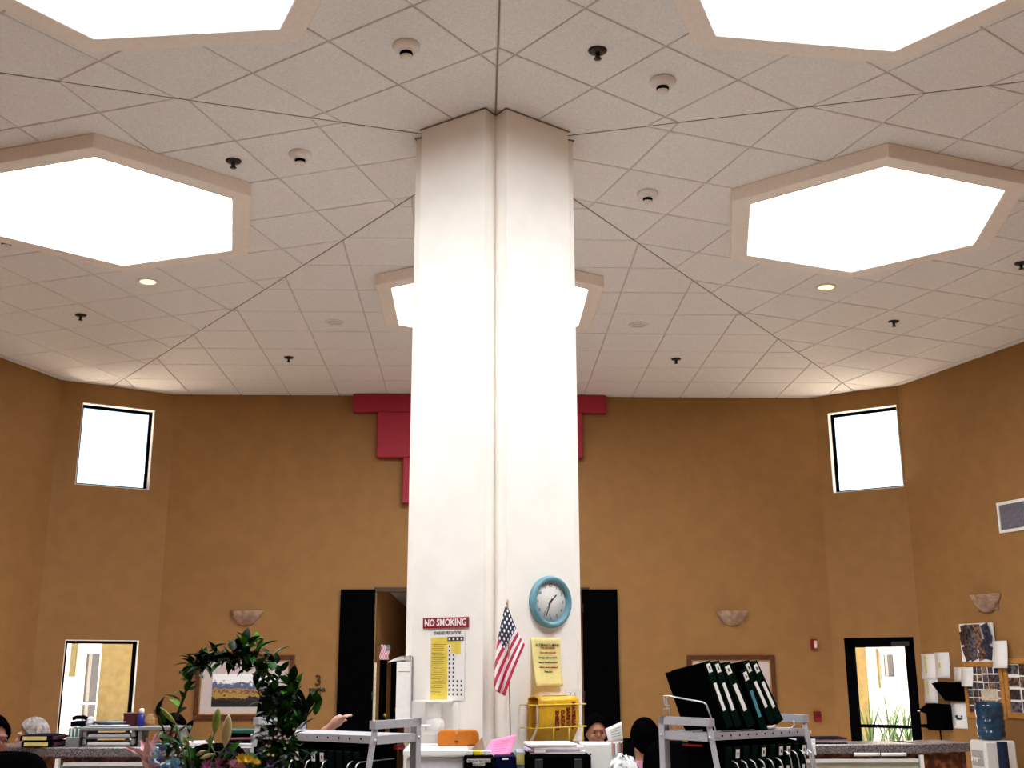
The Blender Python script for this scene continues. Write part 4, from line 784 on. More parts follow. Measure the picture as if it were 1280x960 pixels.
t, wd, ht = block('blue_box', 'dark blue box next to the black file box', 'box', 618, 645, 945.5, -1.12, .3, M_BLACK); mb = MB(); mb.box((0, .14, ht/2), (wd, .28, ht), bev=.005); mb.build('box', mat('dark_blue', (.002, .004, .022), .6, spec=.02), t); mb = MB(); mb.box((.0, -.002, ht-.012), (.03, .002, .008)); mb.build('label', M_PAPER, t); bbz = DZ+ht
pts4 = [at_y(603, 946, -1.0), at_y(638, 943, -1.0), at_y(646, 918, -.92), at_y(614, 925, -.92)]; o_ = Vector((pts4[0].x, -1.0, bbz)); t = thing('pink_sheet', 'pink printed sheet standing up out of the boxes', 'paper', o_)
def pk(u, v): p = pts4[0].lerp(pts4[1], u).lerp(pts4[3].lerp(pts4[2], u), v)-o_; return (p.x, p.y+.012*math.sin(v*3), p.z)
mb = MB(); mb.grid(pk, 4, 8); solidify(mb.build('sheet', mat('pink_paper', (.80, .22, .42), .7, var=.04), t), .0015)
for k in range(5): mb = MB(); mb.grid(lambda u, v, k=k: (lambda q: (q[0], q[1]-.003, q[2]))(pk(.25+u*.5, .2+.14*k+v*.02)), 2, 1); mb.build('print_line', mat('pink_ink', (.35, .05, .12), .7), t)
t, wd, ht = block('yellow_ring_binder', 'yellow topped grey binder between blue box and black tray', 'binder', 645.5, 657, 940, -1.05, .3, M_WPLAST); mb = MB(); mb.box((0, .12, ht/2), (wd, .24, ht), bev=.004); mb.build('cover', mat('grey_blue', (.30, .33, .38), .5), t); mb = MB(); mb.box((0, -.002, ht-.035), (wd, .004, .05)); mb.build('spine_label', MATS['highlighter'], t)
t, wd, ht = block('black_letter_tray', 'black letter tray heaped with papers in front of the yellow binder', 'tray', 657, 739, 943.5, -1.2, .3, M_BLACK); mb = MB(); mb.box((0, .15, ht/2), (wd, .3, ht), bev=.012); mb.build('tray', M_BLACK, t)
for x in (-.3, .3): mb = MB(); mb.box((wd*x, -.003, ht-.045), (.04, .006, .05), bev=.004); mb.build('side_cutout', mat('tray_charcoal', (.012, .011, .009), .6), t)
for k, (dz, dx, m_) in enumerate(((0, .0, M_PAPER), (.012, -.02, mat('lilac_paper', (.55, .42, .58), .7)), (.022, .01, M_PAPER), (.034, -.015, M_PAPER))):
    mb = MB(); mb.box((dx, .17, ht+.006+dz), (wd*(.85-.04*k), .26, .010), 0, Matrix.Rotation(.03*k, 4, 'Z')); mb.build('paper_stack', m_, t)
mb = MB(); mb.box((-wd*.27, .035, ht+.012), (.055, .004, .014)); mb.build('label', M_PAPER, t)
t, wd, ht = block('white_carton', 'white upright carton beside the black letter tray', 'box', 728, 762, 930, -1.05, .2, M_WPLAST); mb = MB(); mb.box((0, .1, ht/2), (wd, .2, ht), bev=.004); mb.build('carton', M_WPLAST, t); mb = MB(); mb.lathe([(0, 0), (.006, 0), (.006, .002), (0, .002)], 12, 0, Matrix.Translation((-.03, -.0, ht-.05)) @ Matrix.Rotation(math.pi/2, 4, 'X')); mb.build('punch_hole', M_INK, t); mb = MB(); mb.box((.045, -.001, ht-.17), (.006, .003, .09)); mb.build('slot', MATS['grille_grey'], t)
a = at_y(699, 930, -.86); t = thing('black_folder_row', 'thin dark folder lying behind the papers under the wire rack', 'folder', ((a.x+.06), -.68, DZ)); h_ = at_y(700, 929, -.7).z-DZ; mb = MB(); mb.box((0, 0, h_/2), (.30, .03, h_), bev=.003); mb.build('folder', mat('navy_board', (.006, .007, .02), .6), t)
t, wd, ht = block('plastic_bag', 'crumpled clear plastic bag with papers beside the white carton', 'bag', 766, 792, 944, -1.16, .2, M_WPLAST); random.seed(3)
mb = MB(); mb.lathe([(.0, .0), (.09, .0), (.1, ht*.3), (.095, ht*.65), (.075, ht*.85), (.05, ht*.97), (.02, ht*1.0)], 20); o = mb.build('bag', mat('clear_film', (.14, .15, .14), .15, color2=(.72, .74, .72), scale=22, ramp=(.4, .55)), t, fix=True)
for v in o.data.vertices: v.co.x += random.uniform(-.014, .014); v.co.y += random.uniform(-.014, .014); v.co.z += random.uniform(-.01, .01)*(v.co.z > .01)
p4 = [at_y(761, 928, -.9), at_y(779, 926, -.9), at_y(777, 902, -.9), at_y(756.5, 911, -.9)]; o_ = Vector((p4[0].x, -.9, at_y(770, 945, -.9).z)); t = thing('leaflet', 'white printed leaflet standing above the carton', 'paper', o_)
mb = MB(); mb.grid(lambda u, v: tuple(p4[0].lerp(p4[1], u).lerp(p4[3].lerp(p4[2], u), v*1.0)-o_), 2, 4); mb.grid(lambda u, v: tuple((p4[0].lerp(p4[1], u)-o_)*v+Vector((0, 0, 0))), 1, 2); solidify(mb.build('sheet', M_PAPER, t), .002)
for k in range(4): mb = MB(); mb.grid(lambda u, v, k=k: tuple(p4[0].lerp(p4[1], .25+.6*u).lerp(p4[3].lerp(p4[2], .25+.6*u), .3+.15*k+.03*v)-o_+Vector((0, -.003, 0))), 1, 1); mb.build('print_line', MATS['grille_grey'], t)
t, wd, ht = block('magazine_holder', 'striped magazine holder under the leaflet', 'holder', 762, 776, 928, -.92, .2, M_WPLAST)
for k in range(6): mb = MB(); mb.box((-wd/2+(k+.5)*wd/6, .1, ht/2), (wd/6*.92, .2, ht*(.97+.03*(k % 2)))); mb.build('magazine', (M_PAPER, mat('salmon_paper', (.6, .3, .25), .7), MATS['grille_grey'])[k % 3], t)
t, wd, ht = block('black_bin', 'black upright bin between leaflet and the seated person in pink', 'bin', 779, 792, 923, -.72, .2, M_BLACK); mb = MB(); mb.lathe([(.055, 0), (wd*.5, ht), (wd*.5-.006, ht), (.05, .01), (0, .01)], 24); mb.build('bin', M_BLACK, t); mb = MB(); mb.lathe([(wd*.5, ht-.012), (wd*.52, ht-.008), (wd*.52, ht), (wd*.5, ht)], 24, cap=False); mb.build('rim', M_BLACK, t)

# ------------------------------------------------------------ things on the far counters
CY = .86
def on_counter(px, py, dy=.12, z=CT): p = at_y(px, py, CY+dy); return Vector((p.x, CY+dy, z))
M_NAVY = mat('binder_navy', (.003, .003, .010), .6, spec=.02); M_LABY = mat('label_yellow', (.62, .50, .17), .6)
pL = at_y(46, 931, CY+.03)
for k in range(2):
    h_ = .038; t = thing('lying_binder', ('lower navy binder with yellow label lying on the counter', 'upper navy binder with yellow label lying on the stack')[k], 'binder', (pL.x-.012*k, CY+.03, CT+k*h_+.0), 0)
    mb = MB(); mb.box((.0, .13, h_/2), (.21, .26, h_-.002), bev=.006); mb.build('cover', M_NAVY, t); mb = MB(); mb.box((.085, .13, h_/2), (.06, .22, h_*.5), 0, Matrix.Rotation(-.1, 4, 'Z')); mb.build('pages', mat('page_edge_maroon', (.05, .01, .02), .6), t); mb = MB(); mb.box((-.005, -.002, h_/2), (.155, .004, h_*.6)); mb.build('spine_label', M_LABY, t)
# letter trays
a, b = on_counter(103, 930, .08), on_counter(167, 930, .08); t = thing('letter_tray_stack', 'grey stacked letter trays holding paper on the counter below the window', 'tray', ((a.x+b.x)/2, CY+.08, CT)); wd = b.x-a.x
for k, z in enumerate((.0, .05)):
    mb = MB(); mb.box((0, .12, z+.006), (wd, .24, .012)); mb.box((-wd/2+.01, .12, z+.024), (.02, .24, .048)); mb.box((wd/2-.01, .12, z+.024), (.02, .24, .048)); mb.build('tray', mat('tray_grey', (.20, .20, .20), .5), t)
    mb = MB(); mb.box((0, .12, z+.02), (wd-.06, .22, .016)); mb.build('paper_stack', M_PAPER if k == 0 else mat('grey_paper', (.5, .5, .54), .6), t)
mb = MB(); mb.box((.0, .12, .112), (wd*1.15, .26, .024), bev=.004); mb.build('top_tray', MATS['tray_grey'], t); TT = CT+.124; tx = (a.x+b.x)/2
t = thing('card_tray', 'small grey bin of envelopes at the end of the letter trays', 'bin', (at_y(91, 920, CY+.1).x, CY+.1, CT)); mb = MB(); mb.box((0, .06, .03), (.09, .12, .06), bev=.004); mb.build('bin', MATS['tray_grey'], t)
for k in range(6): mb = MB(); mb.box((-.03+.012*k, .06, .085+.006*math.sin(k*2)), (.009, .09, .06), 0); mb.build('envelope', M_PAPER if k % 2 else mat('teal_card', (.04, .20, .22), .6), t)
def slab(name, label, cat, px, py, w_, d_, h_, mt, z, rz=0, y=CY+.2, part='body'):
    p = at_y(px, py, y); t = thing(name, label, cat, (p.x, y, z), rz); mb = MB(); mb.box((0, 0, h_/2), (w_, d_, h_), bev=min(h_, .02)*.3); mb.build(part, mt, t); return t
t = slab('desk_phone', 'dark desk phone on the top letter tray', 'phone', 100, 905, .09, .12, .035, M_NAVY, TT); mb = MB(); mb.tube([(-.045, -.02, .05), (-.02, -.02, .06), (.03, -.02, .06), (.05, -.02, .05)], .013); mb.build('handset', M_BLACK, t)
t = slab('tape_dispenser', 'grey and white tape dispenser beside the desk phone', 'tape dispenser', 113, 905, .05, .06, .03, mat('grey_lt', (.4, .4, .42), .4), TT); mb = MB(); mb.lathe([(.01, -.012), (.024, -.012), (.024, .012), (.01, .012)], 18, 0, Matrix.Translation((.0, 0, .04)) @ Matrix.Rotation(math.pi/2, 4, 'X')); mb.build('tape_roll', M_PAPER, t)
t = slab('steel_tray', 'oval grey steel tray on the letter trays under the window', 'tray', 141, 905, .27, .16, .012, mat('tray_steel', (.22, .24, .27), .3, .5), TT); mb = MB(); mb.lathe([(.10, .012), (.13, .028), (.128, .034), (.09, .016)], 32, 0, Matrix.Diagonal((1, .6, 1, 1)), cap=False); mb.build('rim', MATS['tray_steel'], t)
t = slab('maroon_box', 'maroon gift box by the blue bottle', 'box', 164, 905, .085, .09, .075, mat('maroon', (.06, .006, .010), .5), TT); mb = MB(); mb.box((0, 0, .078), (.09, .095, .02), bev=.003); mb.build('lid', MATS['maroon'], t)
p = at_y(176, 905, CY+.16); t = thing('blue_bottle', 'blue spray bottle with a white cap on the counter', 'bottle', (p.x, CY+.16, TT)); h_ = .085
mb = MB(); mb.lathe([(0, 0), (.022, 0), (.024, .01), (.024, h_*.8), (.012, h_)], 20); mb.build('body', mat('bottle_cobalt', (.02, .02, .22), .3), t); mb = MB(); mb.lathe([(.012, h_), (.018, h_), (.018, h_+.022), (.01, h_+.032), (0, h_+.033)], 16); mb.build('cap', M_WPLAST, t)
p = at_y(187, 905, CY+.2); t = thing('amber_bottle', 'clear bottle of amber liquid beside the blue bottle', 'bottle', (p.x, CY+.2, TT)); mb = MB(); mb.lathe([(0, 0), (.036, 0), (.038, .008), (.038, .05), (.02, .065), (.018, .08)], 20, 0, Matrix.Diagonal((1, .6, 1, 1))); mb.build('glass', mat('bottle_clear', (.55, .36, .16), .15, alpha=.35, var=.05), t); mb = MB(); mb.lathe([(0, .004), (.034, .004), (.034, .03), (0, .03)], 20, 0, Matrix.Diagonal((1, .6, 1, 1))); mb.build('liquid', mat('amber', (.30, .07, .01), .3), t)
p = at_y(190, 908, CY+.17); t = thing('shelf_board', 'grey shelf under the two bottles at the tray end', 'shelf', (p.x+.07, CY+.2, CT)); mb = MB(); mb.box((0, 0, .112), (.30, .2, .024), bev=.003); mb.build('board', MATS['tray_grey'], t)
for x in (-.13, .13): mb = MB(); mb.box((x, 0, .05), (.02, .18, .1)); mb.build('leg', MATS['tray_grey'], t)
t = slab('green_folder', 'green folder lying aslant on the counter behind the lily', 'folder', 215, 920, .24, .2, .02, mat('green_board', (.008, .07, .045), .5), CT, .1, CY+.18)
t = slab('green_ledger', 'dark green ledger on papers behind the lily buds', 'book', 304, 915, .22, .2, .03, MATS['green_board'], CT+.075, -.1, CY+.2)
for k in range(4): slab('magazine', ('bottom magazine', 'second magazine', 'third magazine', 'top magazine')[k]+' of the pile under the green ledger', 'magazine', 304+2*(k % 2), 925, .24, .2, .016, (M_PAPER, M_NAVY, mat('rose_paper', (.35, .12, .12), .6), M_BLACK)[k], CT+.0185*k, .08*(k-1.5), CY+.2)
t = slab('white_sheet_pile', 'white sheets lying on the counter behind the buds', 'paper', 252, 922, .17, .12, .03, M_PAPER, CT, .3, CY+.12)
# right counter
p = at_y(1035, 931, CY+.03); t = thing('lying_binder', 'black binder with open pages lying on the counter by the glass door', 'binder', (p.x, CY+.03, CT)); mb = MB(); mb.box((0, .11, .036), (.27, .22, .006)); mb.box((0, .11, .003), (.27, .22, .006)); mb.box((-.132, .11, .02), (.006, .22, .04)); mb.build('cover', M_NAVY, t); mb = MB(); mb.box((.01, .11, .02), (.24, .2, .022)); mb.build('pages', mat('page_rose', (.5, .36, .38), .7), t); mb = MB(); mb.box((-.10, -.001, .02), (.03, .003, .03)); mb.build('label', M_PAPER, t)
p = at_y(1000, 928, CY+.05); t = thing('closed_binder', 'closed black binder on the counter beside the chart cart', 'binder', (p.x-.03, CY+.05, CT)); mb = MB(); mb.box((-.02, .12, .026), (.24, .22, .05), bev=.008); mb.build('cover', M_NAVY, t); mb = MB(); mb.box((-.02, .0, .026), (.05, .004, .02)); mb.build('label', M_PAPER, t)
p = at_y(1013, 937, CY-.02); t = thing('taped_note', 'white note taped on the counter edge beside the cart', 'note', (p.x, CY-.012, p.z-.035)); mb = MB(); mb.grid(lambda u, v: ((u-.5)*.075, -.012*(1-v)**2, v*.075), 2, 6); solidify(mb.build('sheet', M_PAPER, t), .0015)
for k, (x0, x1) in enumerate(((1067, 1100), (1101, 1133))):
    a, b = at_y(x0, 941, CY-.02), at_y(x1, 945, CY-.02); t = thing('hung_slip', ('white slip hung on the panel rail nearer the chart cart', 'white slip hung on the panel rail nearer the water cooler')[k], 'paper', ((a.x+b.x)/2, CY-.022, b.z)); mb = MB(); mb.grid(lambda u, v: ((u-.5)*(b.x-a.x), -.004*math.sin(u*3.1), v*(a.z-b.z)), 6, 2); solidify(mb.build('sheet', M_PAPER, t), .002)  # plain white paper, same material as the other sheets

# ------------------------------------------------------------ office chairs
M_CHAIR = mat('chair_black', (.0015, .0015, .002), .7, spec=0, bump=.1); M_CHAIRP = mat('chair_plastic', (.003, .003, .005), .4, spec=.05)
def office_chair(label, x, y, ztop, wd, rz=0, hb=.5):
    t = thing('office_chair', label, 'chair', (x, y, 0), rz)
    def back(u, v):
        a = (u-.5)*2; top = .5*hb*(1-abs(2*v-1)**3.5)**(1/3.5) if abs(2*v-1) < 1 else 0
        return (a, v)
    n = 28; pts_ = []
    for k in range(n): a = 2*math.pi*k/n; c_, s_ = math.cos(a), math.sin(a); pts_.append((wd/2*abs(c_)**.55*(1 if c_ > 0 else -1), hb/2*abs(s_)**.55*(1 if s_ > 0 else -1)))
    mb = MB(); vs = []; fs = []; prof = ((.92, -.045), (1.0, -.03), (1.0, .02), (.94, .04), (.6, .055))
    for s_, y_ in prof: vs += [(p[0]*s_, y_-.08*(1-(p[0]*s_/(wd/2))**2)*0, p[1]*s_) for p in pts_]
    for i in range(len(prof)-1): fs += [(i*n+k, i*n+(k+1)%n, (i+1)*n+(k+1)%n, (i+1)*n+k) for k in range(n)]
    fs += [tuple(range(n)), tuple((len(prof)-1)*n+k for k in range(n))]
    mb.add(vs, fs, 0, Matrix.Translation((0, .22, ztop-hb/2)), True); mb.build('backrest', M_CHAIR, t)
    mb = MB(); mb.box((0, -.02, .47), (wd, .46, .08), bev=.03); mb.build('seat', M_CHAIR, t)
    mb = MB(); mb.tube([(0, .1, .43), (0, .3, .46), (0, .29, ztop-hb*.6)], .022); mb.build('back_bar', M_CHAIRP, t); mb = MB(); mb.tube([(0, 0, .08), (0, 0, .44)], .03); mb.build('gas_lift', M_CHAIRP, t)
    for k in range(5): a = 2*math.pi*k/5; mb = MB(); mb.tube([(0, 0, .09), (.28*math.cos(a), .28*math.sin(a), .065)], [.025, .016]); mb.build('base_leg', M_CHAIRP, t); mb = MB(); mb.ell((.28*math.cos(a), .28*math.sin(a), .028), (.02, .028, .028), 12, 8); mb.build('caster', M_BLACK, t)
    return t
p = at_y(354, 857, .05); office_chair('tall black office chair back beside the street picture', p.x, -.17, p.z, .30, 0, .62)
p = at_y(818, 925, .2); office_chair('black office chair behind the person in pink, beside the cart', p.x+.09, -.05, p.z+.0, .34, 0, .5)
p = at_y(14, 939, -1.2); office_chair('black office chair in front of the person in white and the marbled panel', p.x-.02, -1.42, p.z, .42, 0, .5)
p = at_y(272, 929, -2.15); office_chair('black office chair behind the lily buds', p.x, -2.37, p.z, .26, 0, .4)

# ------------------------------------------------------------ people
def evald(o):
    dg = bpy.context.evaluated_depsgraph_get(); me = bpy.data.meshes.new_from_object(o.evaluated_get(dg)); return me
def skin_mesh(joints, edges, sub=1):
    me = bpy.data.meshes.new('sk'); me.from_pydata([j[0] for j in joints], edges, []); o = bpy.data.objects.new('sk', me); col.objects.link(o)
    m = o.modifiers.new('s', 'SKIN'); me.skin_vertices[0].data[0].use_root = True
    for i, j in enumerate(joints): r = j[1]; me.skin_vertices[0].data[i].radius = (r, r) if not isinstance(r, tuple) else r
    m.use_smooth_shade = True; m2 = o.modifiers.new('u', 'SUBSURF'); m2.levels = sub; m2.render_levels = sub
    out = evald(o); bpy.data.objects.remove(o); return out
def merge(meshes, name, voxel):
    bm = bmesh.new()
    for me in meshes: bm.from_mesh(me)
    me = bpy.data.meshes.new(name); bm.to_mesh(me); bm.free(); o = bpy.data.objects.new('mm', me); col.objects.link(o)
    m = o.modifiers.new('r', 'REMESH'); m.mode = 'VOXEL'; m.voxel_size = voxel; m.use_smooth_shade = True
    s = o.modifiers.new('sm', 'SMOOTH'); s.factor = .5; s.iterations = 3; out = evald(o); out.name = name; bpy.data.objects.remove(o)
    bm = bmesh.new(); bm.from_mesh(out); seen = set(); isl = []
    for v in bm.verts:
        if v in seen: continue
        st = [v]; seen.add(v); g = []
        while st:
            k = st.pop(); g.append(k)
            for e in k.link_edges:
                o2 = e.other_vert(k)
                if o2 not in seen: seen.add(o2); st.append(o2)
        isl.append(g)
    isl.sort(key=len); bmesh.ops.delete(bm, geom=[v for g in isl[:-1] for v in g], context='VERTS'); bm.to_mesh(out); bm.free()
    out.polygons.foreach_set('use_smooth', [True]*len(out.polygons)); return out
M_HAIRB = mat('hair_black', (.0015, .0012, .0015), .6, spec=0, bump=.3, bscale=90); M_HAIRG = mat('hair_grey', (.24, .21, .195), .8, var=.45, scale=30, bump=.4, bscale=80)
M_LIP = mat('lip', (.25, .07, .06), .5); M_EYE = mat('eye_white', (.22, .19, .18), .6, spec=.1); M_IRIS = mat('iris_dark', (.02, .012, .01), .3)
def person(label, x, y, ztop, facing, skin, shirt, hair, arm=None, lean=0, trousers=None):
    """seated figure; ztop = crown height; facing = rotation about z (0 looks along -y)"""
    t = thing('person', label, 'person', (x, y, 0), facing); H = ztop; hc = H-.125; sh = H-.295; seat = .47; hip = seat+.09
    if sh < hip+.25: hip = sh-.30
    st = thing('round_stool', 'low black stool under the '+label.split(' seated')[0].split(',')[0].split(' at the')[0], 'stool', (x, y, 0)); sz = max(.2, hip-.13)
    mb = MB(); mb.lathe([(0, sz-.05), (.15, sz-.05), (.165, sz-.03), (.16, sz), (0, sz)], 24); mb.build('seat', M_CHAIR, st); mb = MB(); mb.tube([(0, 0, .02), (0, 0, sz-.05)], .025); mb.build('post', M_CHAIRP, st); mb = MB(); mb.lathe([(0, 0), (.17, 0), (.165, .02), (.03, .035), (0, .035)], 24); mb.build('foot_plate', M_CHAIRP, st)
    lx = lambda z: -lean*(z-hip)       # leaning forward = towards -y
    hw = .055
    J = [((0, 0, hip), .125), ((0, lx(hip+.2), (hip+sh)/2), .115), ((0, lx(sh), sh-.06), .12), ((0, lx(sh), sh+.04), .06), ((0, lx(H)-.01, hc-.07), .055),
         ((-.17, lx(sh), sh-.03), .06), ((-.22, lx(sh)-.02, sh-.28), .045), ((-.17, lx(sh)-.24, sh-.34), .034), ((-.15, lx(sh)-.30, sh-.345), .026),
         ((.17, lx(sh), sh-.03), .06), ((.22, lx(sh)-.02, sh-.28), .045), ((.17, lx(sh)-.24, sh-.34), .034), ((.15, lx(sh)-.30, sh-.345), .026),
         ((-.10, -.02, hip-.02), .10), ((-.13, -.42, hip-.03), .065), ((-.13, -.42, .10), .042), ((-.13, -.56, .045), .035), ((.10, -.02, hip-.02), .10), ((.13, -.42, hip-.03), .065), ((.13, -.42, .10), .042), ((.13, -.56, .045), .035)]
    if arm: J[6] = (arm[0], .042); J[7] = (arm[1], .032); J[8] = (arm[2], .026)
    E = [(0,1),(1,2),(2,3),(3,4),(2,5),(5,6),(6,7),(7,8),(2,9),(9,10),(10,11),(11,12),(0,13),(13,14),(14,15),(15,16),(0,17),(17,18),(18,19),(19,20)]
    parts = [skin_mesh(J, E)]
    hy = lx(H)-.02; hd = MB(); hd.ell((0, hy+.01, hc+.01), (.076, .095, .112), 24, 16); hd.ell((0, hy-.035, hc-.065), (.052, .052, .052), 16, 12); hd.ell((0, hy-.098, hc-.018), (.011, .016, .022), 10, 8); hd.ell((0, hy-.088, hc+.028), (.05, .014, .012), 12, 8)
    for s in (-1, 1): hd.ell((s*.078, hy+.012, hc-.005), (.010, .018, .03), 10, 8); hd.ell((s*.04, hy-.066, hc-.03), (.022, .016, .022), 10, 8)
    parts.append(hd.mesh('h', []))
    for s, wi, el in ((-1, 8, 7), (1, 12, 11)):
        w0, e0 = Vector(J[wi][0]), Vector(J[el][0]); d = (w0-e0).normalized(); sd = d.cross(Vector((0, 0, 1)))
        sd = sd.normalized() if sd.length > .1 else Vector((1, 0, 0)); up = sd.cross(d)
        hm = MB(); hm.tube([w0-d*.01, w0+d*.04, w0+d*.085], [.026, .036, .03], 10)
        for f, L in enumerate((.062, .075, .07, .055)): o_ = sd*(-.027+.018*f); b0 = w0+d*.075+o_; hm.tube([b0, b0+d*L*.5-up*.004, b0+d*L*.85-up*.018, b0+d*L-up*.03], [.0095, .009, .008, .006], 8)
        b0 = w0+d*.03-sd*.03*(1 if s > 0 else -1)*-1; hm.tube([b0, b0+d*.03-sd*-.022*(1 if s > 0 else -1)-up*.01, b0+d*.055-sd*-.026*(1 if s > 0 else -1)-up*.018], [.012, .0105, .008], 8); parts.append(hm.mesh('hand', []))
    me = merge(parts, 'body', .008); me.materials.clear(); me.materials.append(skin); link(me, 'body', t)
    up_ = [0, 1, 2, 3, 5, 6, 9, 10]; JS = [(J[i][0], J[i][1]+(.022 if i not in (3,) else .016)) for i in up_]; mp = {v: k for k, v in enumerate(up_)}
    JS[mp[3]] = ((J[3][0][0], J[3][0][1], J[3][0][2]+.005), .074)
    sm_ = skin_mesh(JS, [(mp[a], mp[b]) for a, b in E if a in mp and b in mp], 2); sm_.materials.clear(); sm_.materials.append(shirt); link(sm_, 'shirt', t)
    lo = [0, 13, 14, 15, 17, 18, 19]; JS = [(J[i][0], J[i][1]+.02) for i in lo]; mp = {v: k for k, v in enumerate(lo)}
    sm_ = skin_mesh(JS, [(mp[a], mp[b]) for a, b in E if a in mp and b in mp], 2); sm_.materials.clear(); sm_.materials.append(trousers or M_NAVY); link(sm_, 'trousers', t)
    # hair: a cap over the skull, lower at the back
    hm = MB()
    def cap(u, v):
        a = 2*math.pi*u; front = .5+.5*math.cos(a-1.5*math.pi)    # 1 = face side
        low = R(-56)+R(92)*front**1.2; b = low+(R(90)-low)*v; k = 1+.04*math.sin(9*a+7*v)
        return (.086*k*math.cos(b)*math.cos(a), hy+.014+.106*k*math.cos(b)*math.sin(a), hc+.018+.116*k*math.sin(b))
    hm.grid(cap, 40, 16); o = hm.build('hair', hair, t); solidify(o, .012, 1)
    for s in (-1, 1):
        mb = MB(); mb.ell((s*.032, hy-.079, hc+.008), (.014, .010, .008), 12, 8); e = mb.build('eye', M_EYE, t); mb = MB(); mb.ell((s*.032, hy-.087, hc+.008), (.006, .004, .006), 10, 6); mb.build('iris', M_IRIS, e)
    mb = MB(); mb.ell((0, hy-.083, hc-.055), (.022, .008, .006), 12, 6); mb.build('mouth', M_LIP, t); return t
M_SKIN1 = mat('skin_fair', (.52, .27, .19), .5, var=.05); M_SKIN2 = mat('skin_tan', (.30, .12, .065), .5, var=.06); M_SKIN3 = mat('skin_brown', (.18, .06, .035), .5, var=.06)
SH_W = mat('shirt_white', (.75, .75, .78), .8, var=.05, bump=.1); SH_P = mat('shirt_pink', (.52, .20, .32), .8, var=.05, bump=.1); SH_D = mat('shirt_dark', (.02, .02, .03), .8)
p = at_y(744, 899, 2.4); person('person with dark hair facing us in the dark doorway, seated behind the carton', p.x, 2.5, p.z+.02, 0.1, M_SKIN2, SH_D, M_HAIRB, lean=.1)
p = at_y(806, 902, .85); person('person in a pink shirt with black hair seen from behind', p.x, .85, p.z+.005, math.pi+.15, M_SKIN2, SH_P, M_HAIRB)
p = at_y(47, 900, 2.0); person('person with short grey hair bent over behind the navy binders', p.x+.10, 2.05, p.z, -1.1, M_SKIN1, SH_W, M_HAIRG, lean=.2)
p = at_y(-10, 897, -.35); person('person in a white shirt at the chair before the marbled panel', p.x, -.35, p.z, .9, M_SKIN3, SH_W, M_HAIRB)
p = at_y(218, 895, 1.75); person('person with black hair half hidden behind the vine', p.x, 1.75, p.z, .3, M_SKIN3, SH_D, M_HAIRB)
pw = at_y(409, 906, .55); ph = at_y(424, 901, .55); zt = at_y(395, 912, .75).z
px_, py_ = at_y(396, 930, .9).x, .9
person('person hidden behind the bare chart cart, one hand raised above its shelf', px_, py_, zt-.03, .0, M_SKIN1, SH_D, M_HAIRB, lean=.25,
       arm=(Vector((pw.x-px_-.10, -.18, pw.z-.20)), Vector((pw.x-px_-.03, -.33, pw.z-.05)), Vector((pw.x-px_+.03, -.35, pw.z-.005))))

# ------------------------------------------------------------ flowers and vine on the near counter
NY = -3.35
t = thing('near_counter', 'near granite topped counter under the bouquet and vine', 'counter', (-1.2, NY, 0)); mb = MB(); mb.box((0, 0, CT-.03), (1.7, .5, .06), bev=.006); mb.build('granite_top', M_GRAN, t); mb = MB(); mb.box((0, .02, (CT-.06)/2), (1.66, .4, CT-.06)); mb.build('body', M_MARB, t)
def leaf_mesh(name, L, Wd, fold, bendv, mt, nu=6, nv=2):
    def fn(u, v):
        s = u; w_ = Wd*math.sin(math.pi*min(1, s**.8))*(1-.25*s)*(v-.5)
        return (w_, L*s, -bendv*s*s+fold*abs(v-.5)*2*math.sin(math.pi*s))
    return MB().grid(lambda u, v: fn(v, u), nv, nu).mesh(name, mt)
LEAFM = [mat('leaf_%d' % k, c_, .45, var=.25, scale=12, spec=.07) for k, c_ in enumerate(((.003, .020, .002), (.016, .10, .005), (.06, .28, .014), (.005, .032, .005)))]
LEAVES = [leaf_mesh('leaf', .048, .026, .004, .012, m) for m in LEAFM]+[leaf_mesh('leaf', .04, .020, .003, .006, LEAFM[2])]
random.seed(11)
base = at_y(290, 950, NY); pot = Vector((base.x, NY, CT)); vine = thing('potted_vine', 'leafy vine trained in an arch over its pot before the street picture', 'plant', pot)
M_STEM = mat('vine_stem', (.06, .03, .012), .7, var=.3)
mb = MB(); mb.lathe([(0, 0), (.075, 0), (.095, .11), (.1, .12), (.092, .12), (.07, .01)], 28); mb.build('pot', mat('terracotta', (.25, .08, .03), .7), vine); mb = MB(); mb.lathe([(0, .10), (.09, .10), (.09, .104), (0, .106)], 24); mb.build('soil', mat('soil', (.02, .012, .008), .9, bump=.4), vine)
def vp(px, py, dy=0): return at_y(px, py, NY+dy)-pot
nleaf = 0; REST = MB()
def put_leaf(p, big=1.0, pick=None, up=None):
    global nleaf
    nleaf += 1; many = nleaf > 290; o = link(LEAVES[pick if pick is not None else random.choice((0, 0, 0, 0, 1, 1, 1, 3, 3, 2))], 'leaf', vine)
    d = Vector((random.gauss(0, 1), random.gauss(0, 1), random.gauss(.25, .8))) if up is None else Vector((random.gauss(0, .35), random.gauss(0, .35), 1)) if up else Vector((random.gauss(0, .6), random.gauss(0, .6), -.6))
    q = d.normalized().to_track_quat('Y', 'Z'); o.rotation_mode = 'QUATERNION'; o.rotation_quaternion = q; o.location = p; s = random.uniform(.8, 1.25)*big; o.scale = (s, s, s)
    if many:
        Mx = Matrix.Translation(p) @ q.to_matrix().to_4x4() @ Matrix.Scale(s, 4); REST.add([tuple(v.co) for v in o.data.vertices], [tuple(f.vertices) for f in o.data.polygons], nleaf % 3, Mx, True); bpy.data.objects.remove(o)
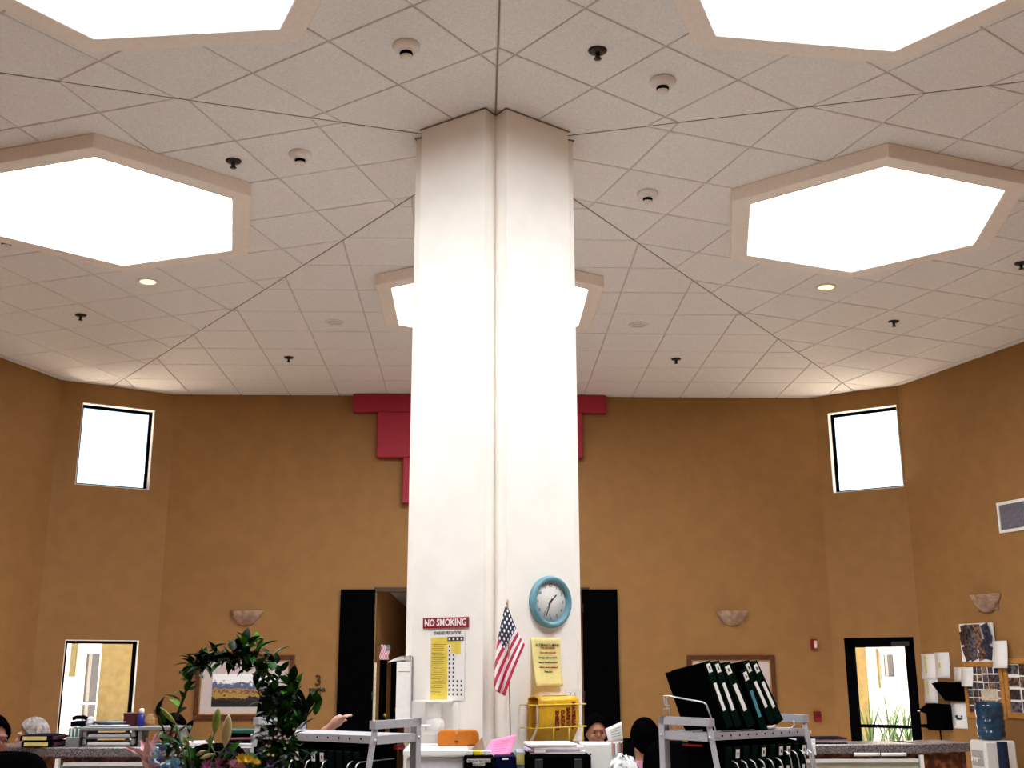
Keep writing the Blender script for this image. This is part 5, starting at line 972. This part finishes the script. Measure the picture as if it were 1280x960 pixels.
def branch(path, r, dens, spread, **kw):
    P = [vp(*p) for p in path]; mb = MB(); mb.tube(P, r, 6); mb.build('stem', M_STEM, vine)
    for i in range(len(P)-1):
        n = max(1, int((P[i+1]-P[i]).length*dens))
        for k in range(n): put_leaf(P[i].lerp(P[i+1], random.random())+Vector([max(-1.2*spread, min(1.2*spread, random.gauss(0, spread))) for _ in range(3)]), **kw)
branch([(262, 975), (210, 925, .02), (222, 893, .02), (233, 862, .02), (241, 842, .02)], [.006, .005, .005, .004, .004], 70, .010)
branch([(241, 842, .02), (249, 829), (268, 824, -.02), (290, 818, -.02)], .004, 420, .018)
branch([(241, 842, .02), (246, 826), (247, 817)], .003, 300, .012)
branch([(290, 818, -.02), (307, 820, -.02), (328, 832), (345, 855), (352, 880, .02)], .005, 560, .028)
branch([(318, 828), (324, 812), (319, 797)], .002, 60, .004, pick=2, up=True)
branch([(290, 818), (300, 811), (312, 810)], .003, 420, .013)
branch([(352, 880, .02), (346, 915, .02), (335, 945, .02), (318, 975)], [.005, .005, .006, .006], 380, .034)
branch([(350, 905), (362, 885), (368, 860), (369, 852)], .003, 240, .009, pick=1, up=True)
branch([(352, 925), (375, 905), (388, 890), (394, 880)], .003, 230, .011, pick=1, up=True)
branch([(345, 945), (362, 930), (372, 945), (380, 955)], .003, 220, .022)
branch([(210, 928), (200, 900), (193, 888)], .003, 40, .006, pick=2, up=True); branch([(214, 935), (222, 915), (235, 905), (243, 900)], .003, 70, .014)
branch([(330, 880), (325, 870), (322, 862)], .002, 110, .012)
if REST.v: REST.build('leaves', [LEAFM[0], LEAFM[1], LEAFM[3]], vine, fix=False)['kind'] = 'stuff'
# bouquet
NB = NY-.16; bb = at_y(245, 950, NB); org = Vector((bb.x, NB, CT)); bq = thing('flower_bouquet', 'mixed bouquet of pink lily, buds, yellow and purple blooms in a vase', 'flowers', org)
mb = MB(); mb.lathe([(0, 0), (.06, 0), (.07, .02), (.055, .1), (.065, .16), (.06, .16), (.05, .1), (.06, .015)], 28); mb.build('vase', mat('vase_dark_green', (.01, .05, .03), .15), bq)
def bp(px, py, dy=0): return at_y(px, py, NB+dy)-org
M_LILY = mat('lily_pink', (.66, .32, .38), .5, color2=(.82, .62, .60), scale=14); M_BUDG = mat('bud_green', (.20, .28, .05), .5, var=.25, scale=30); M_BUDP = mat('bud_cream', (.50, .46, .24), .5, var=.2, scale=24); M_GSTEM = mat('stem_green', (.04, .12, .02), .5)
def petal(L, Wd, bend, mt, name='petal'):
    return MB().grid(lambda u, v: (Wd*(u-.5)*2*math.sin(math.pi*min(.97, v**.75+.03))**.8, bend*(v**2.4)+.25*Wd*(abs(u-.5)*2)**2*-1, L*v), 6, 12).mesh(name, mt)
def bloom(name, pos, npet, pm, tilt, rot, sc=1, parent=bq, open_=.45):
    f = bpy.data.objects.new(name, None); col.objects.link(f); f.parent = parent; f.location = pos; f.rotation_euler = (tilt[0], tilt[1], rot)
    for k in range(npet):
        o = link(pm, 'petal', f); o.rotation_euler = (0, 0, 0); o.rotation_mode = 'QUATERNION'; a = 2*math.pi*k/npet+(.15 if k % 2 else 0)
        o.rotation_quaternion = (Matrix.Rotation(a, 3, 'Z') @ Matrix.Rotation(-open_*(1 if k % 2 else .8), 3, 'X')).to_quaternion(); o.scale = (sc, sc, sc)
    return f
lp = bp(195, 969, -.06); bloom('lily', lp, 6, petal(.105, .021, .046, M_LILY), (-.1, -.42), .4, 1.05, open_=.10)
mb = MB(); mb.tube([(0, 0, .1), tuple(lp)], .004, 6); mb.build('flower_stem', M_GSTEM, bq)
def bud(x0, y0, x1, y1, rw, mt, dy=0):
    a, b = bp(x0, y0, dy), bp(x1, y1, dy); pr = [(0, .12), (.15, .55), (.35, .95), (.55, 1), (.75, .8), (.92, .45), (1, .08)]
    mb = MB(); mb.tube([a.lerp(b, s) for s, _ in pr], [rw*k for _, k in pr], 12); mb.build('bud', mt, bq); mb = MB(); mb.tube([(0, 0, .1), tuple(a.lerp(Vector((0, 0, .1)), .4)+Vector((0, 0, .02))), tuple(a)], .003, 6); mb.build('flower_stem', M_GSTEM, bq)
bud(268, 917, 273, 885, .0125, M_BUDG); bud(281, 934, 286, 893, .0145, M_BUDP, -.02); bud(258, 938, 245, 944, .006, M_BUDP); bud(268, 942, 250, 948, .006, M_BUDP, -.01); bud(236, 934, 230, 920, .007, M_BUDG); bud(262, 935, 263, 918, .006, M_BUDG); bud(220, 905, 200, 884, .007, M_BUDG, .01)
M_BLUE = [mat('hydrangea_%d' % k, c_, .6, var=.2) for k, c_ in enumerate(((.20, .50, .78), (.55, .76, .88), (.12, .22, .55)))]
pmb = [petal(.010, .005, .002, m) for m in M_BLUE]; random.seed(5)
for k in range(26):
    a = random.uniform(0, 6.28); rr = random.uniform(0, 1)**.5; pp = bp(206+17*rr*math.cos(a), 954+20*rr*math.sin(a), -.09+.03*(rr**2)-.02); bloom('blue_floret', pp, 4, pmb[random.choice((0, 0, 1, 2))], (1.2+random.gauss(0, .4), random.gauss(0, .4)), 0, 1.3, open_=1.25)
PP = {'pink': petal(.024, .005, .006, mat('bloom_magenta', (.48, .12, .42), .6, var=.2)), 'rose': petal(.022, .006, .006, mat('bloom_rose', (.66, .25, .45), .6, var=.2)), 'red': petal(.02, .006, .004, mat('bloom_red', (.30, .01, .05), .6)), 'yel': petal(.017, .005, .006, mat('bloom_yellow', (.75, .52, .02), .6, var=.1)), 'pur': petal(.014, .005, .004, mat('bloom_purple', (.05, .015, .11), .6))}
for (x, y, c_, n_, sc) in ((258, 960, 'pink', 16, 1), (273, 957, 'pink', 16, 1), (289, 958, 'rose', 16, 1.1), (300, 962, 'rose', 14, 1), (282, 955, 'red', 10, .9), (300, 949, 'yel', 16, 1), (310, 951, 'yel', 16, 1.1), (319, 955, 'yel', 16, 1), (316, 962, 'yel', 14, 1), (338, 956, 'pur', 10, 1.2), (350, 958, 'pur', 10, 1.2), (284, 940, 'pur', 8, .9), (276, 944, 'pur', 8, .8), (322, 942, 'pur', 8, 1), (293, 944, 'pur', 8, .9)):
    pp = bp(x, y, -.01); bloom('blossom', pp, n_, PP[c_], (.9+random.gauss(0, .2), random.gauss(0, .3)), random.random(), sc, open_=.85); mb = MB(); mb.tube([(0, 0, .1), tuple(pp)], .002, 5); mb.build('flower_stem', M_GSTEM, bq)
M_WFL = mat('tiny_white_bloom', (.78, .75, .72), .6); wfl = petal(.005, .0026, .001, M_WFL)
for k in range(22):
    x, y = random.choice(((225, 940), (340, 920), (345, 935), (360, 925), (235, 935))); bloom('tiny_bloom', bp(x+random.gauss(0, 9), y+random.gauss(0, 9), -.03), 5, wfl, (1.2, random.gauss(0, .4)), 0, 1, open_=1.1)
for k in range(40):
    o = link(LEAVES[random.choice((0, 0, 3, 1))], 'leaf', bq); o.location = bp(random.uniform(205, 350), random.uniform(945, 975), random.uniform(-.01, .05)); o.rotation_euler = (random.uniform(0, 1.5), random.uniform(-1, 1), random.uniform(0, 6.28)); s = random.uniform(.9, 1.4); o.scale = (s, s, s)
for (x0, y0, x1, y1) in ((225, 930, 190, 922), (225, 930, 245, 925), (270, 945, 255, 925), (240, 960, 250, 905)):
    a, b = bp(x0, y0), bp(x1, y1); mb = MB(); mb.grid(lambda u, v: tuple(a.lerp(b, v)+Vector((0, .006*(u-.5), .010*(u-.5)*math.sin(3.1*v)+.012*math.sin(3.1*v)))), 2, 8); mb.build('grass_blade', M_GSTEM, bq)
